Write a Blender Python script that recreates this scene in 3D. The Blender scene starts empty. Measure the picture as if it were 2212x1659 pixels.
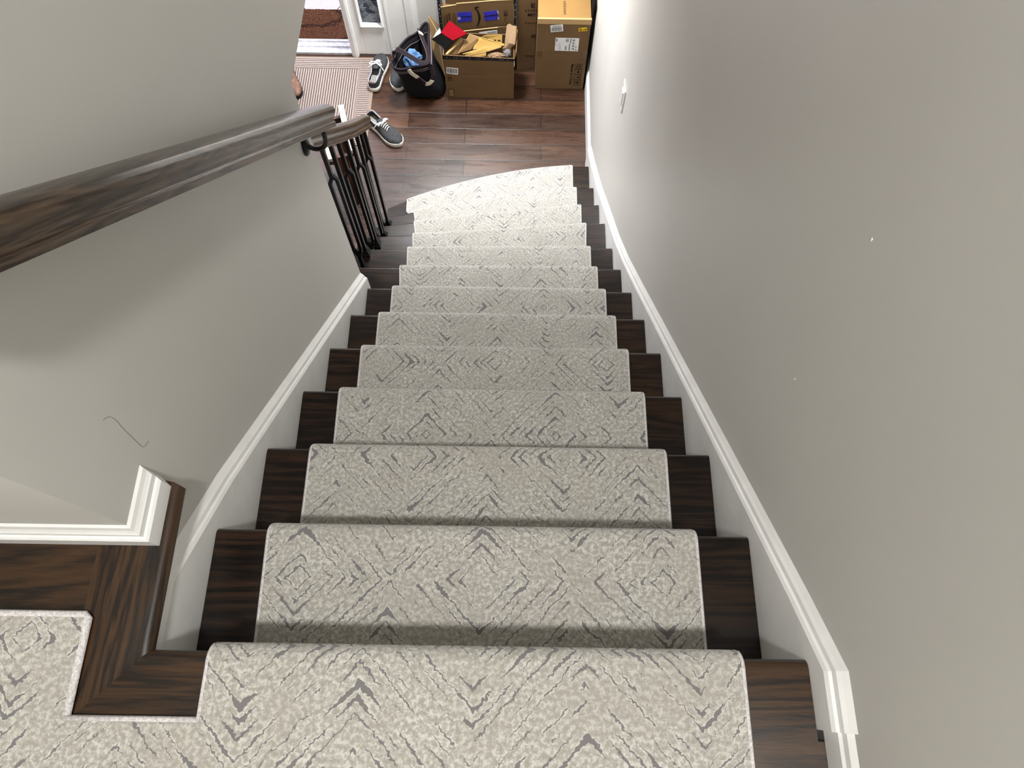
import bpy, bmesh, math, random
from mathutils import Vector, Matrix, noise

random.seed(7)
SC = bpy.context.scene
COL = SC.collection
PI = math.pi

# ------------------------------------------------------------------ camera
cam_d = bpy.data.cameras.new('camera')
cam = bpy.data.objects.new('camera', cam_d)
COL.objects.link(cam)
SC.camera = cam
_p, _y, _r = 1.1864, 0.0045, 0.02
_f = Vector((math.sin(_y) * math.cos(_p), math.cos(_y) * math.cos(_p), -math.sin(_p)))
_rt = Vector((math.cos(_y), -math.sin(_y), 0))
_up = _rt.cross(_f)
_r2 = _rt * math.cos(_r) + _up * math.sin(_r)
_u2 = -_rt * math.sin(_r) + _up * math.cos(_r)
_m = Matrix((_r2, _u2, -_f)).transposed().to_4x4()
_m.translation = Vector((0.045, -0.0213, 3.5317))
cam.matrix_world = _m
cam_d.sensor_fit = 'HORIZONTAL'
cam_d.sensor_width = 36.0
cam_d.lens = 1534.3972 / 2212 * 36.0
cam_d.clip_start = 0.02

# ------------------------------------------------------------------ view, world, lights
SC.view_settings.view_transform = 'Standard'
SC.view_settings.look = 'None'
SC.view_settings.gamma = 1.0
SC.view_settings.use_curve_mapping = False
SC.view_settings.exposure = 0.0
SC.cycles.use_denoising = True
SC.cycles.max_bounces = 10
SC.cycles.diffuse_bounces = 6
SC.cycles.sample_clamp_indirect = 6.0

world = bpy.data.worlds.new('overcast_sky')
SC.world = world
world.use_nodes = True
wn = world.node_tree.nodes['Background']
wn.inputs['Color'].default_value = (0.95, 0.92, 1.0, 1)
wn.inputs['Strength'].default_value = 3.2


def lamp(name, kind, loc, energy, color=(1, 1, 1), size=0.3, rot=(0, 0, 0), shape='DISK', size_y=None, portal=False, spread=None):
    d = bpy.data.lights.new(name, kind)
    d.energy = energy
    d.color = color
    if kind == 'AREA':
        d.shape = shape
        d.size = size
        if size_y:
            d.size_y = size_y
        if portal:
            d.cycles.is_portal = True
        if spread:
            d.spread = spread
    o = bpy.data.objects.new(name, d)
    o.location = loc
    o.rotation_euler = rot
    COL.objects.link(o)
    return o


lamp('landing_ceiling_light', 'AREA', (0.06, -0.52, 4.86), 50.0, (1.0, 0.985, 0.95), 0.18)
lamp('foyer_fill_light', 'AREA', (-0.35, 3.45, 2.22), 94.0, (0.965, 0.98, 1.0), 0.3)  # added fill lamp, stands in for daylight from the doorway and sidelight
lamp('doorway_portal', 'AREA', (-1.48, 3.93, 1.02), 1.0, size=0.9, rot=(-PI / 2, 0, 0), shape='RECTANGLE', size_y=2.1, portal=True)


# ------------------------------------------------------------------ materials
def lin(c):
    return tuple(((v / 255) / 12.92 if v / 255 <= 0.04045 else ((v / 255 + 0.055) / 1.055) ** 2.4) for v in c) + (1.0,)


def newmat(name, rough=0.5, color=(128, 128, 128), spec=0.5, metal=0.0):
    m = bpy.data.materials.new(name)
    m.use_nodes = True
    b = m.node_tree.nodes['Principled BSDF']
    b.inputs['Base Color'].default_value = lin(color)
    b.inputs['Roughness'].default_value = rough
    b.inputs['Specular IOR Level'].default_value = spec
    b.inputs['Metallic'].default_value = metal
    return m, m.node_tree, b


class NT:
    """small helper for node graphs"""
    def __init__(self, nt):
        self.nt = nt

    def node(self, t, **kw):
        n = self.nt.nodes.new(t)
        for k, v in kw.items():
            setattr(n, k, v)
        return n

    def link(self, a, b):
        self.nt.links.new(a, b)

    def math(self, op, a, b=None, c=None, clamp=False):
        n = self.node('ShaderNodeMath', operation=op, use_clamp=clamp)
        for i, v in enumerate((a, b, c)):
            if v is None:
                continue
            if isinstance(v, (int, float)):
                n.inputs[i].default_value = v
            else:
                self.link(v, n.inputs[i])
        return n.outputs[0]

    def coord(self, kind='Object', scale=(1, 1, 1), rot=(0, 0, 0), loc=(0, 0, 0)):
        t = self.node('ShaderNodeTexCoord')
        m = self.node('ShaderNodeMapping')
        m.inputs['Scale'].default_value = scale
        m.inputs['Rotation'].default_value = rot
        m.inputs['Location'].default_value = loc
        self.link(t.outputs[kind], m.inputs['Vector'])
        return m.outputs['Vector']

    def noise(self, vec, scale=5, detail=2, rough=0.5, dist=0.0):
        n = self.node('ShaderNodeTexNoise')
        n.inputs['Scale'].default_value = scale
        n.inputs['Detail'].default_value = detail
        n.inputs['Roughness'].default_value = rough
        n.inputs['Distortion'].default_value = dist
        self.link(vec, n.inputs['Vector'])
        return n.outputs['Fac']

    def ramp(self, fac, stops):
        n = self.node('ShaderNodeValToRGB')
        cr = n.color_ramp
        while len(cr.elements) < len(stops):
            cr.elements.new(0.5)
        for e, (p, c) in zip(cr.elements, stops):
            e.position = p
            e.color = lin(c) if max(c[:3]) > 1.0 else tuple(c[:3]) + (1,)
        self.link(fac, n.inputs['Fac'])
        return n.outputs['Color']

    def mix(self, fac, a, b, blend='MIX'):
        n = self.node('ShaderNodeMix', data_type='RGBA', blend_type=blend)
        for sock, v in ((n.inputs[0], fac), (n.inputs[6], a), (n.inputs[7], b)):
            if isinstance(v, (int, float)):
                sock.default_value = v
            elif isinstance(v, tuple):
                sock.default_value = v
            else:
                self.link(v, sock)
        return n.outputs[2]

    def maprange(self, v, a, b, c=0.0, d=1.0, smooth=False):
        n = self.node('ShaderNodeMapRange', interpolation_type='SMOOTHSTEP' if smooth else 'LINEAR')
        self.link(v, n.inputs['Value'])
        for i, x in enumerate((a, b, c, d)):
            if isinstance(x, (int, float)):
                n.inputs[i + 1].default_value = x
            else:
                self.link(x, n.inputs[i + 1])
        return n.outputs[0]

    def bump(self, bsdf, h, strength=0.3, dist=0.002):
        n = self.node('ShaderNodeBump')
        n.inputs['Strength'].default_value = strength
        n.inputs['Distance'].default_value = dist
        self.link(h, n.inputs['Height'])
        self.link(n.outputs['Normal'], bsdf.inputs['Normal'])


def simple(name, color, rough=0.5, spec=0.5, var=0.08, scale=30, bump=0.0, bdist=0.001, bscale=None, kind='Object'):
    m, nt, b = newmat(name, rough, color, spec)
    g = NT(nt)
    v = g.coord(kind)
    n = g.noise(v, scale, 3)
    lo = tuple(max(0, c * (1 - var)) for c in color)
    hi = tuple(min(255, c * (1 + var)) for c in color)
    g.link(g.ramp(n, [(0.3, lo), (0.7, hi)]), b.inputs['Base Color'])
    if bump:
        g.bump(b, g.noise(v, bscale or scale * 6, 3), bump, bdist)
    return m


def paint(name, color, rough):
    m, nt, b = newmat(name, rough, color, 0.4)
    g = NT(nt)
    v = g.coord()
    n = g.noise(v, 1.7, 2)
    g.link(g.ramp(n, [(0.3, tuple(c * 0.98 for c in color)), (0.7, tuple(min(255, c * 1.015) for c in color))]), b.inputs['Base Color'])
    g.bump(b, g.noise(v, 330, 2), 0.06, 0.0006)
    return m


def wood(name, axis, dark, mid, light, rough=0.32, fine=70, coarse=9, spec=0.5, coat=0.0, tilt=0.0):
    """plain-sawn stained oak with the grain along an axis (0 x, 1 y, 2 z)"""
    m, nt, b = newmat(name, rough, mid, spec)
    g = NT(nt)
    sc = [1, 1, 1]
    sc[axis] = 0.07
    def tilted(scale):
        if not tilt:
            return g.coord('Object', scale)
        mp = g.node('ShaderNodeMapping')
        mp.inputs['Scale'].default_value = scale
        g.link(g.coord('Object', (1, 1, 1), (tilt, 0, 0)), mp.inputs['Vector'])
        return mp.outputs['Vector']
    v = tilted(tuple(sc))
    big = g.noise(v, coarse, 3, 0.55, 0.6)
    rings = g.math('FRACT', g.math('MULTIPLY', big, 9.0))
    rings = g.math('PINGPONG', rings, 0.5)
    grain = g.noise(v, fine * 4, 3, 0.6)
    mixf = g.math('ADD', g.math('MULTIPLY', rings, 1.1), g.math('MULTIPLY', g.math('SUBTRACT', grain, 0.5), 0.9))
    col = g.ramp(mixf, [(0.02, dark), (0.3, mid), (0.62, light)])
    sc2 = [1, 1, 1]
    sc2[axis] = 0.35
    blot = g.noise(tilted(tuple(sc2)), 5, 2)
    col = g.mix(g.maprange(blot, 0.35, 0.7, 0.0, 0.45), col, lin(dark))
    g.link(col, b.inputs['Base Color'])
    g.bump(b, grain, 0.18, 0.0008)
    if coat:
        b.inputs['Coat Weight'].default_value = coat
        b.inputs['Coat Roughness'].default_value = 0.15
    return m


M = {}
M['wall'] = paint('wall_paint', (206, 204, 199), 0.42)
M['ceiling'] = paint('ceiling_paint', (228, 226, 222), 0.7)
M['white'] = simple('white_trim_paint', (244, 244, 243), 0.35, 0.5, 0.02, 14, 0.12, 0.0008, 60)
M['door_white'] = simple('white_door_paint', (238, 237, 234), 0.38, 0.5, 0.015, 8)
W_D, W_M, W_L = (22, 14, 8), (56, 37, 20), (70, 48, 26)
M['wood_x'] = wood('dark_stained_oak_across', 0, W_D, W_M, W_L, 0.34, 90, 15)
M['wood_y'] = wood('dark_stained_oak_along', 1, W_D, W_M, W_L, 0.34, 90, 15)
M['tread'] = wood('espresso_oak_tread', 0, (10, 6, 4), (34, 21, 13), (54, 36, 23), 0.3, 80, 13, 0.35)
M['rail'] = wood('brown_oak_rail', 1, (36, 26, 19), (76, 60, 45), (104, 86, 66), 0.3, 80, 30, tilt=math.radians(42.6))
M['stool_dark'] = wood('reddish_brown_wood', 2, (30, 14, 6), (84, 46, 24), (110, 64, 36), 0.4)
M['stool_lit'] = simple('lit_slat_wood', (200, 190, 172), 0.3, 0.6, 0.1, 60)  # wooden slat tops, bright gloss of the light put into the colour


def make_floor_mat():
    m, nt, b = newmat('hardwood_planks', 0.26, (90, 62, 48), 0.6)
    b.inputs['Coat Weight'].default_value = 0.3
    b.inputs['Coat Roughness'].default_value = 0.22
    g = NT(nt)
    v = g.coord('Object', (1, 1, 1), (0, 0, 0), (0.265, 0.006, 0))
    br = g.node('ShaderNodeTexBrick')
    br.offset = 0.43
    br.offset_frequency = 2
    br.squash = 1.0
    br.inputs['Scale'].default_value = 1.0
    br.inputs['Brick Width'].default_value = 0.83
    br.inputs['Row Height'].default_value = 0.1205
    br.inputs['Mortar Size'].default_value = 0.003
    br.inputs['Mortar Smooth'].default_value = 0.3
    br.inputs['Bias'].default_value = 0.0
    br.inputs['Color1'].default_value = (0.15, 0.15, 0.15, 1)
    br.inputs['Color2'].default_value = (0.95, 0.95, 0.95, 1)
    br.inputs['Mortar'].default_value = (0, 0, 0, 1)
    g.link(v, br.inputs['Vector'])
    v2 = g.coord('Object', (0.11, 1, 1))
    n1 = g.noise(v2, 26, 4, 0.6, 1.2)
    n2 = g.noise(g.coord('Object', (0.3, 1, 1)), 6, 2, 0.5, 0.8)
    n3 = g.noise(v2, 190, 2)
    f = g.math('ADD', g.math('MULTIPLY', n1, 0.40), g.math('ADD', g.math('MULTIPLY', n2, 0.4), g.math('MULTIPLY', br.outputs['Color'], 0.36)))
    f = g.math('ADD', f, g.math('MULTIPLY', g.math('SUBTRACT', n3, 0.5), 0.25))
    col = g.ramp(f, [(0.36, (32, 19, 12)), (0.6, (60, 37, 24)), (0.88, (90, 60, 40))])
    col = g.mix(br.outputs['Fac'], col, lin((18, 10, 7)))
    g.link(col, b.inputs['Base Color'])
    h = g.math('ADD', g.math('MULTIPLY', n1, 0.5), g.math('MULTIPLY', g.math('SUBTRACT', 1.0, br.outputs['Fac']), 1.0))
    g.bump(b, h, 0.25, 0.002)
    g.link(g.maprange(n1, 0.3, 0.7, 0.22, 0.36), b.inputs['Roughness'])
    return m


M['floor'] = make_floor_mat()


def make_carpet():
    m, nt, b = newmat('patterned_carpet', 0.95, (180, 174, 164), 0.05)
    g = NT(nt)
    P, Q = 0.31, 0.327
    uv = g.node('ShaderNodeTexCoord').outputs['UV']
    sep = g.node('ShaderNodeSeparateXYZ')
    g.link(uv, sep.inputs[0])
    w1 = g.math('SUBTRACT', g.noise(uv, 34, 2), 0.5)
    mp = g.node('ShaderNodeMapping')
    mp.inputs['Location'].default_value = (3.7, 1.9, 0)
    g.link(uv, mp.inputs[0])
    uv2 = mp.outputs[0]
    w2 = g.math('SUBTRACT', g.noise(uv2, 34, 2), 0.5)
    j1 = g.math('SUBTRACT', g.noise(uv2, 170, 2), 0.5)
    u = g.math('ADD', sep.outputs[0], g.math('ADD', g.math('MULTIPLY', w1, 0.013), g.math('MULTIPLY', j1, 0.014)))
    vv = g.math('ADD', sep.outputs[1], g.math('MULTIPLY', w2, 0.013))
    tx = g.math('DIVIDE', g.math('PINGPONG', u, P / 2), P / 2)
    ty = g.math('DIVIDE', g.math('PINGPONG', vv, Q / 2), Q / 2)
    d = g.math('ADD', tx, ty)
    f = g.math('FRACT', g.math('MULTIPLY', d, 2.55))
    m1 = g.math('ABSOLUTE', g.math('SUBTRACT', f, 0.33))
    m2 = g.math('ABSOLUTE', g.math('SUBTRACT', f, 0.62))
    m3 = g.math('ABSOLUTE', g.math('SUBTRACT', f, 0.93))
    ex = g.math('MINIMUM', tx, g.math('SUBTRACT', 1.0, tx))
    ey = g.math('MINIMUM', ty, g.math('SUBTRACT', 1.0, ty))
    e = g.math('MINIMUM', ex, ey)
    tip = g.maprange(e, 0.02, 0.20, 1.0, 0.0)
    tip = g.math('MULTIPLY', tip, g.maprange(g.math('MAXIMUM', ex, ey), 0.10, 0.30, 0.15, 0.9))
    gate = g.noise(uv, 17, 1)
    gate2 = g.noise(uv2, 22, 1)
    gate3 = g.noise(uv2, 14, 1)
    wa = g.math('MULTIPLY', g.maprange(gate, 0.42, 0.60), g.math('ADD', 0.030, g.math('MULTIPLY', tip, 0.085)))
    wb = g.math('MULTIPLY', g.maprange(gate2, 0.42, 0.60), g.math('ADD', 0.026, g.math('MULTIPLY', tip, 0.042)))
    wc = g.math('MULTIPLY', g.maprange(gate3, 0.44, 0.58), g.math('ADD', 0.022, g.math('MULTIPLY', tip, 0.04)))
    la = g.math('GREATER_THAN', wa, m1)
    lb = g.math('GREATER_THAN', wb, m2)
    lc = g.math('GREATER_THAN', wc, m3)
    line = g.math('MAXIMUM', g.math('MAXIMUM', la, lb), lc)
    mot = g.noise(uv, 140, 5, 0.68, 0.2)
    base = g.ramp(mot, [(0.41, (160, 156, 148)), (0.50, (175, 172, 165)), (0.59, (205, 203, 196))])
    big = g.noise(uv2, 9, 2)
    base = g.mix(g.maprange(big, 0.4, 0.68, 0.0, 0.45), base, lin((164, 159, 151)))
    rim = g.math('MAXIMUM', g.math('GREATER_THAN', g.math('ADD', wa, g.math('MULTIPLY', g.math('GREATER_THAN', wa, 0.012), 0.045)), m1),
                 g.math('GREATER_THAN', g.math('ADD', wb, g.math('MULTIPLY', g.math('GREATER_THAN', wb, 0.012), 0.045)), m2))
    rim = g.math('MULTIPLY', rim, g.maprange(g.noise(uv2, 60, 2), 0.35, 0.6, 0.1, 0.75))
    base = g.mix(rim, base, lin((207, 204, 197)))
    col = g.mix(g.math('MULTIPLY', line, 0.93), base, lin((114, 111, 113)))
    g.link(col, b.inputs['Base Color'])
    fuzz = g.noise(uv, 900, 2)
    h = g.math('ADD', g.math('MULTIPLY', fuzz, 0.45), g.math('MULTIPLY', g.math('SUBTRACT', 1.0, line), 0.9))
    h = g.math('ADD', h, g.math('MULTIPLY', mot, 0.7))
    g.bump(b, h, 0.55, 0.003)
    b.inputs['Sheen Weight'].default_value = 0.25
    b.inputs['Sheen Roughness'].default_value = 0.6
    return m


M['carpet'] = make_carpet()
M['binding'] = simple('carpet_edge_binding', (206, 202, 202), 0.9, 0.1, 0.12, 300, 0.4, 0.002, 500)


def make_rug():
    m, nt, b = newmat('ribbed_rug', 0.95, (160, 145, 138), 0.05)
    g = NT(nt)
    t = g.node('ShaderNodeTexCoord')
    s = g.node('ShaderNodeSeparateXYZ')
    g.link(t.outputs['Object'], s.inputs[0])
    x, y = s.outputs[0], s.outputs[1]
    wob = g.math('MULTIPLY', g.math('SUBTRACT', g.noise(t.outputs['Object'], 60, 2), 0.5), 0.004)
    fx = g.math('PINGPONG', g.math('ADD', x, wob), 0.0076)
    fy = g.math('PINGPONG', g.math('ADD', y, wob), 0.0076)
    sx = g.maprange(fx, 0.0022, 0.0054, 0, 1, True)
    sy = g.maprange(fy, 0.0022, 0.0054, 0, 1, True)
    infield = g.math('MULTIPLY', g.math('LESS_THAN', x, -0.966), g.math('MULTIPLY', g.math('LESS_THAN', y, 3.598), g.math('GREATER_THAN', y, 3.07)))
    edge = g.math('MAXIMUM', g.math('GREATER_THAN', x, -0.888), g.math('GREATER_THAN', y, 3.688))
    seam = g.math('LESS_THAN', g.math('ABSOLUTE', g.math('ADD', x, 0.969)), 0.005)
    stripe = g.math('ADD', g.math('MULTIPLY', infield, sx), g.math('MULTIPLY', g.math('SUBTRACT', 1.0, infield), sy))
    col = g.ramp(stripe, [(0.1, (92, 80, 74)), (0.9, (166, 154, 148))])
    col = g.mix(g.math('MAXIMUM', edge, seam), col, lin((142, 126, 114)))
    g.link(col, b.inputs['Base Color'])
    h = g.math('ADD', stripe, g.math('MULTIPLY', g.noise(t.outputs['Object'], 700, 2), 0.5))
    g.bump(b, h, 0.5, 0.003)
    return m


M['rug'] = make_rug()


def make_coir():
    m, nt, b = newmat('coir', 1.0, (110, 70, 50), 0.05)
    g = NT(nt)
    v = g.coord()
    n = g.noise(v, 130, 3, 0.7)
    col = g.ramp(n, [(0.35, (62, 40, 30)), (0.55, (104, 70, 53)), (0.72, (146, 104, 82))])
    # dark scroll border motif
    wv = g.node('ShaderNodeTexWave', wave_type='RINGS', rings_direction='Z')
    wv.inputs['Scale'].default_value = 1.35
    wv.inputs['Distortion'].default_value = 9.0
    wv.inputs['Detail'].default_value = 2.0
    wv.inputs['Detail Scale'].default_value = 2.2
    g.link(g.coord('Object', (1, 1, 0), (0, 0, 0), (1.34, -4.06, 0)), wv.inputs[0])
    mask = g.maprange(wv.outputs['Fac'], 0.80, 0.92)
    mask = g.math('MULTIPLY', mask, g.maprange(g.noise(v, 60, 2), 0.38, 0.5))
    col = g.mix(g.math('MULTIPLY', mask, 0.85), col, lin((44, 32, 28)))
    g.link(col, b.inputs['Base Color'])
    g.bump(b, g.noise(v, 210, 3, 0.7), 1.0, 0.012)
    return m


M['coir'] = make_coir()
M['tile'] = simple('pale_porch_tile', (190, 178, 182), 0.75, 0.2, 0.05, 90)
M['grout'] = simple('dark_grout', (58, 46, 50), 0.9, 0.1)
M['alu'] = simple('weathered_aluminium', (190, 192, 200), 0.42, 0.5, 0.1, 50)


def make_board(name, c, var=0.07):
    m, nt, b = newmat(name, 0.75, c, 0.2)
    g = NT(nt)
    v = g.coord()
    n = g.noise(v, 300, 3)
    n2 = g.noise(v, 6, 2)
    f = g.math('ADD', g.math('MULTIPLY', n, 0.5), g.math('MULTIPLY', n2, 0.5))
    g.link(g.ramp(f, [(0.3, tuple(x * (1 - var) for x in c)), (0.7, tuple(min(255, x * (1 + var)) for x in c))]), b.inputs['Base Color'])
    g.bump(b, n2, 0.15, 0.004)
    return m


M['card'] = make_board('corrugated_cardboard', (108, 84, 56))
M['card_lit'] = make_board('lit_lid_cardboard', (140, 107, 62))  # box cardboard lightened for the lid, light from above put into its colour
M['card_edge'] = make_board('cut_cardboard_edge', (176, 145, 102))
M['card_dark'] = make_board('mid_brown_board', (134, 104, 68))  # even mid brown for loose board pieces, a crease and a printed panel
M['manila'] = make_board('manila_paper', (168, 134, 72), 0.05)
M['kraft'] = make_board('crumpled_kraft_paper', (130, 106, 80), 0.1)
M['paper'] = simple('white_label_paper', (224, 224, 224), 0.6, 0.3, 0.02)
M['ink'] = simple('black_ink', (22, 17, 13), 0.7, 0.2, 0.05)
M['ink_grey'] = simple('grey_ink', (96, 94, 94), 0.7, 0.2, 0.1)
M['ink_brown'] = simple('dark_brown_ink', (60, 42, 24), 0.8, 0.1, 0.05)
M['ink_faint'] = simple('faint_grey_ink', (150, 148, 146), 0.7, 0.2, 0.06)
M['yellow'] = simple('yellow_label', (226, 190, 20), 0.55, 0.3, 0.03)
M['blue_tape'] = simple('blue_packing_tape', (52, 52, 170), 0.3, 0.5, 0.04)
M['black_tape'] = simple('black_printed_tape', (14, 14, 18), 0.28, 0.5, 0.1)
M['tape_print'] = simple('pale_blue_print', (130, 150, 176), 0.5, 0.3)
M['clear_tape'] = simple('brown_tape_patch', (96, 72, 44), 0.3, 0.5, 0.04)
M['red'] = simple('red_textured_card', (118, 9, 22), 0.9, 0.05, 0.05, 200)
M['black_card'] = simple('black_card', (8, 8, 8), 0.8, 0.1, 0.05)
M['grey_paper'] = simple('grey_crumpled_paper', (110, 106, 106), 0.8, 0.2, 0.1)
M['black_metal'] = simple('matte_black_iron', (8, 8, 9), 0.42, 0.35, 0.1, 40)
M['bag'] = simple('black_canvas', (17, 15, 18), 0.85, 0.2, 0.15, 60, 0.4, 0.002, 400)
M['bag_trim'] = simple('dark_plum_webbing', (36, 28, 33), 0.8, 0.2, 0.1, 80, 0.3, 0.001, 500)
M['piping'] = simple('grey_mauve_piping', (120, 108, 112), 0.7, 0.2, 0.06)
M['canvas'] = simple('cream_canvas', (214, 204, 184), 0.75, 0.2, 0.06, 60)
M['denim'] = simple('light_blue_cloth', (88, 122, 164), 0.9, 0.1, 0.12, 24, 0.3, 0.002, 300)
M['suede'] = simple('charcoal_canvas_upper', (62, 63, 65), 0.9, 0.15, 0.12, 50, 0.3, 0.001, 500)
M['lining'] = simple('pale_grey_collar', (150, 148, 154), 0.85, 0.15, 0.06, 60)
M['lining_dark'] = simple('dark_shoe_lining', (26, 25, 26), 0.9, 0.1, 0.05)
M['tan'] = simple('tan_heel_leather', (126, 92, 66), 0.7, 0.2, 0.06)
M['rubber'] = simple('white_rubber_sole', (216, 210, 200), 0.6, 0.3, 0.05, 40)
M['lace'] = simple('white_cotton_lace', (232, 230, 226), 0.85, 0.1, 0.05)
M['leather'] = simple('tan_brown_leather', (106, 74, 56), 0.5, 0.4, 0.14, 40, 0.2, 0.002, 90)
M['black_rubber'] = simple('black_rubber', (14, 13, 13), 0.6, 0.3, 0.05)
M['plate'] = simple('white_plastic_plate', (232, 232, 230), 0.3, 0.5, 0.01)


def make_insole():
    m, nt, b = newmat('striped_insole', 0.9, (120, 120, 118), 0.1)
    g = NT(nt)
    t = g.node('ShaderNodeTexCoord')
    s = g.node('ShaderNodeSeparateXYZ')
    g.link(t.outputs['Object'], s.inputs[0])
    st = g.math('GREATER_THAN', g.math('PINGPONG', s.outputs[0], 0.0045), 0.0027)
    g.link(g.mix(st, lin((96, 96, 94)), lin((206, 202, 190))), b.inputs['Base Color'])
    return m


M['insole'] = make_insole()


def make_glass():
    m, nt, b = newmat('glue_chip_glass', 0.04, (48, 60, 78), 1.0)
    g = NT(nt)
    v = g.coord('Object', (1, 1, 0.7))
    vo = g.node('ShaderNodeTexVoronoi', feature='SMOOTH_F1')
    vo.inputs['Scale'].default_value = 26
    wv = g.noise(v, 22, 3, 0.6, 2.5)
    mixv = g.node('ShaderNodeMix', data_type='VECTOR')
    mixv.inputs[0].default_value = 0.06
    g.link(v, mixv.inputs[4])
    cc = g.node('ShaderNodeCombineXYZ')
    g.link(wv, cc.inputs[0])
    g.link(wv, cc.inputs[2])
    g.link(cc.outputs[0], mixv.inputs[5])
    g.link(mixv.outputs[1], vo.inputs['Vector'])
    h = g.math('ADD', vo.outputs['Distance'], g.math('MULTIPLY', wv, 1.4))
    g.bump(b, h, 1.0, 0.02)
    b.inputs['Transmission Weight'].default_value = 0.55
    b.inputs['IOR'].default_value = 1.5
    return m


M['glass'] = make_glass()


# ------------------------------------------------------------------ object helpers
WM = {}


def obj(name, bm, mat, parent=None, smooth=False, kind=None, bevel=0.0, auto=None):
    """link a bmesh, given in world coordinates, as one mesh object"""
    me = bpy.data.meshes.new(name)
    bmesh.ops.recalc_face_normals(bm, faces=bm.faces[:]) if not bm.faces.layers.int.get('keep') else None
    bm.to_mesh(me)
    bm.free()
    o = bpy.data.objects.new(name, me)
    for mm in (mat if isinstance(mat, (list, tuple)) else [mat]):
        me.materials.append(mm)
    COL.objects.link(o)
    if parent is not None:
        w = WM[parent.name]
        me.transform(w.inverted())
        o.parent = parent
        WM[o.name] = w
    else:
        WM[o.name] = Matrix.Identity(4)
    if smooth:
        for p in me.polygons:
            p.use_smooth = True
        if auto:
            try:
                me.set_sharp_from_angle(angle=math.radians(auto))
            except Exception:
                pass
    if bevel:
        md = o.modifiers.new('bevel', 'BEVEL')
        md.width = bevel
        md.segments = 2
        md.limit_method = 'ANGLE'
    if kind:
        o['kind'] = kind
    return o


def thing(name, label, cat, loc=(0, 0, 0), rotz=0.0, group=None):
    o = bpy.data.objects.new(name, None)
    COL.objects.link(o)
    o.location = loc
    o.rotation_euler = (0, 0, rotz)
    o.empty_display_size = 0.05
    o['label'] = label
    o['category'] = cat
    if group:
        o['group'] = group
    WM[o.name] = Matrix.Translation(Vector(loc)) @ Matrix.Rotation(rotz, 4, 'Z')
    return o


def tag(o, label, cat, group=None):
    o['label'] = label
    o['category'] = cat
    if group:
        o['group'] = group
    return o


def rebase(o, loc):
    """move a top-level mesh's origin to its base"""
    o.data.transform(Matrix.Translation(-Vector(loc)))
    o.location = loc
    WM[o.name] = Matrix.Translation(Vector(loc))
    return o


def dup(root, loc, rotz, label=None, group=None):
    r = root.copy()
    COL.objects.link(r)
    r.location = loc
    r.rotation_euler = (0, 0, rotz)
    if label:
        r['label'] = label
    if group:
        r['group'] = group
    for ch in list(root.children):
        c = ch.copy()
        COL.objects.link(c)
        c.parent = r
        for g in ch.children:
            d = g.copy()
            COL.objects.link(d)
            d.parent = c
    return r


def box(bm, lo, hi):
    vs = [bm.verts.new((x, y, z)) for z in (lo[2], hi[2]) for y in (lo[1], hi[1]) for x in (lo[0], hi[0])]
    for f in ((0, 2, 3, 1), (4, 5, 7, 6), (0, 1, 5, 4), (2, 6, 7, 3), (0, 4, 6, 2), (1, 3, 7, 5)):
        bm.faces.new([vs[i] for i in f])
    return vs


def boxb(lo, hi):
    bm = bmesh.new()
    box(bm, lo, hi)
    return bm


def prism(bm, pts, off):
    """closed polygon (3-D points) extruded by a vector"""
    a = [bm.verts.new(p) for p in pts]
    b = [bm.verts.new(Vector(p) + Vector(off)) for p in pts]
    n = len(pts)
    bm.faces.new(a)
    bm.faces.new(b[::-1])
    for i in range(n):
        bm.faces.new((a[i], b[i], b[(i + 1) % n], a[(i + 1) % n]))


def prismb(pts, off):
    bm = bmesh.new()
    prism(bm, pts, off)
    return bm


def slab(pts, t):
    """a sheet with thickness t, away from its first-three-point normal"""
    p = [Vector(x) for x in pts]
    n = (p[1] - p[0]).cross(p[2] - p[0]).normalized()
    return prismb(pts, n * t)


def loft(bm, rings, closed=True, cap=True):
    vr = [[bm.verts.new(p) for p in r] for r in rings]
    n = len(vr[0])
    for a, b in zip(vr[:-1], vr[1:]):
        for i in range(n if closed else n - 1):
            j = (i + 1) % n
            bm.faces.new((a[i], a[j], b[j], b[i]))
    if cap and closed:
        bm.faces.new(vr[0][::-1])
        bm.faces.new(vr[-1])
    return vr


def frames(path):
    out = []
    n = len(path)
    up = None
    for i in range(n):
        t = (path[min(i + 1, n - 1)] - path[max(i - 1, 0)]).normalized()
        if up is None:
            up = Vector((0, 0, 1)) if abs(t.z) < 0.9 else Vector((1, 0, 0))
        side = t.cross(up).normalized()
        up = side.cross(t).normalized()
        out.append((t, side, up))
    return out


def tube(bm, path, r, seg=8, cap=True):
    path = [Vector(p) for p in path]
    rings = []
    for i, (p, (t, s, u)) in enumerate(zip(path, frames(path))):
        rr = r[i] if isinstance(r, (list, tuple)) else r
        rings.append([p + (s * math.cos(2 * PI * k / seg) + u * math.sin(2 * PI * k / seg)) * rr for k in range(seg)])
    loft(bm, rings, True, cap)


def smoothpath(pts, n=6):
    """Catmull-Rom through the points"""
    p = [Vector(x) for x in pts]
    p = [2 * p[0] - p[1]] + p + [2 * p[-1] - p[-2]]
    out = []
    for i in range(1, len(p) - 2):
        for k in range(n):
            t = k / n
            a, b, c, d = p[i - 1], p[i], p[i + 1], p[i + 2]
            out.append(0.5 * ((2 * b) + (c - a) * t + (2 * a - 5 * b + 4 * c - d) * t * t + (3 * b - a - 3 * c + d) * t ** 3))
    out.append(p[-2])
    return out


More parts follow.
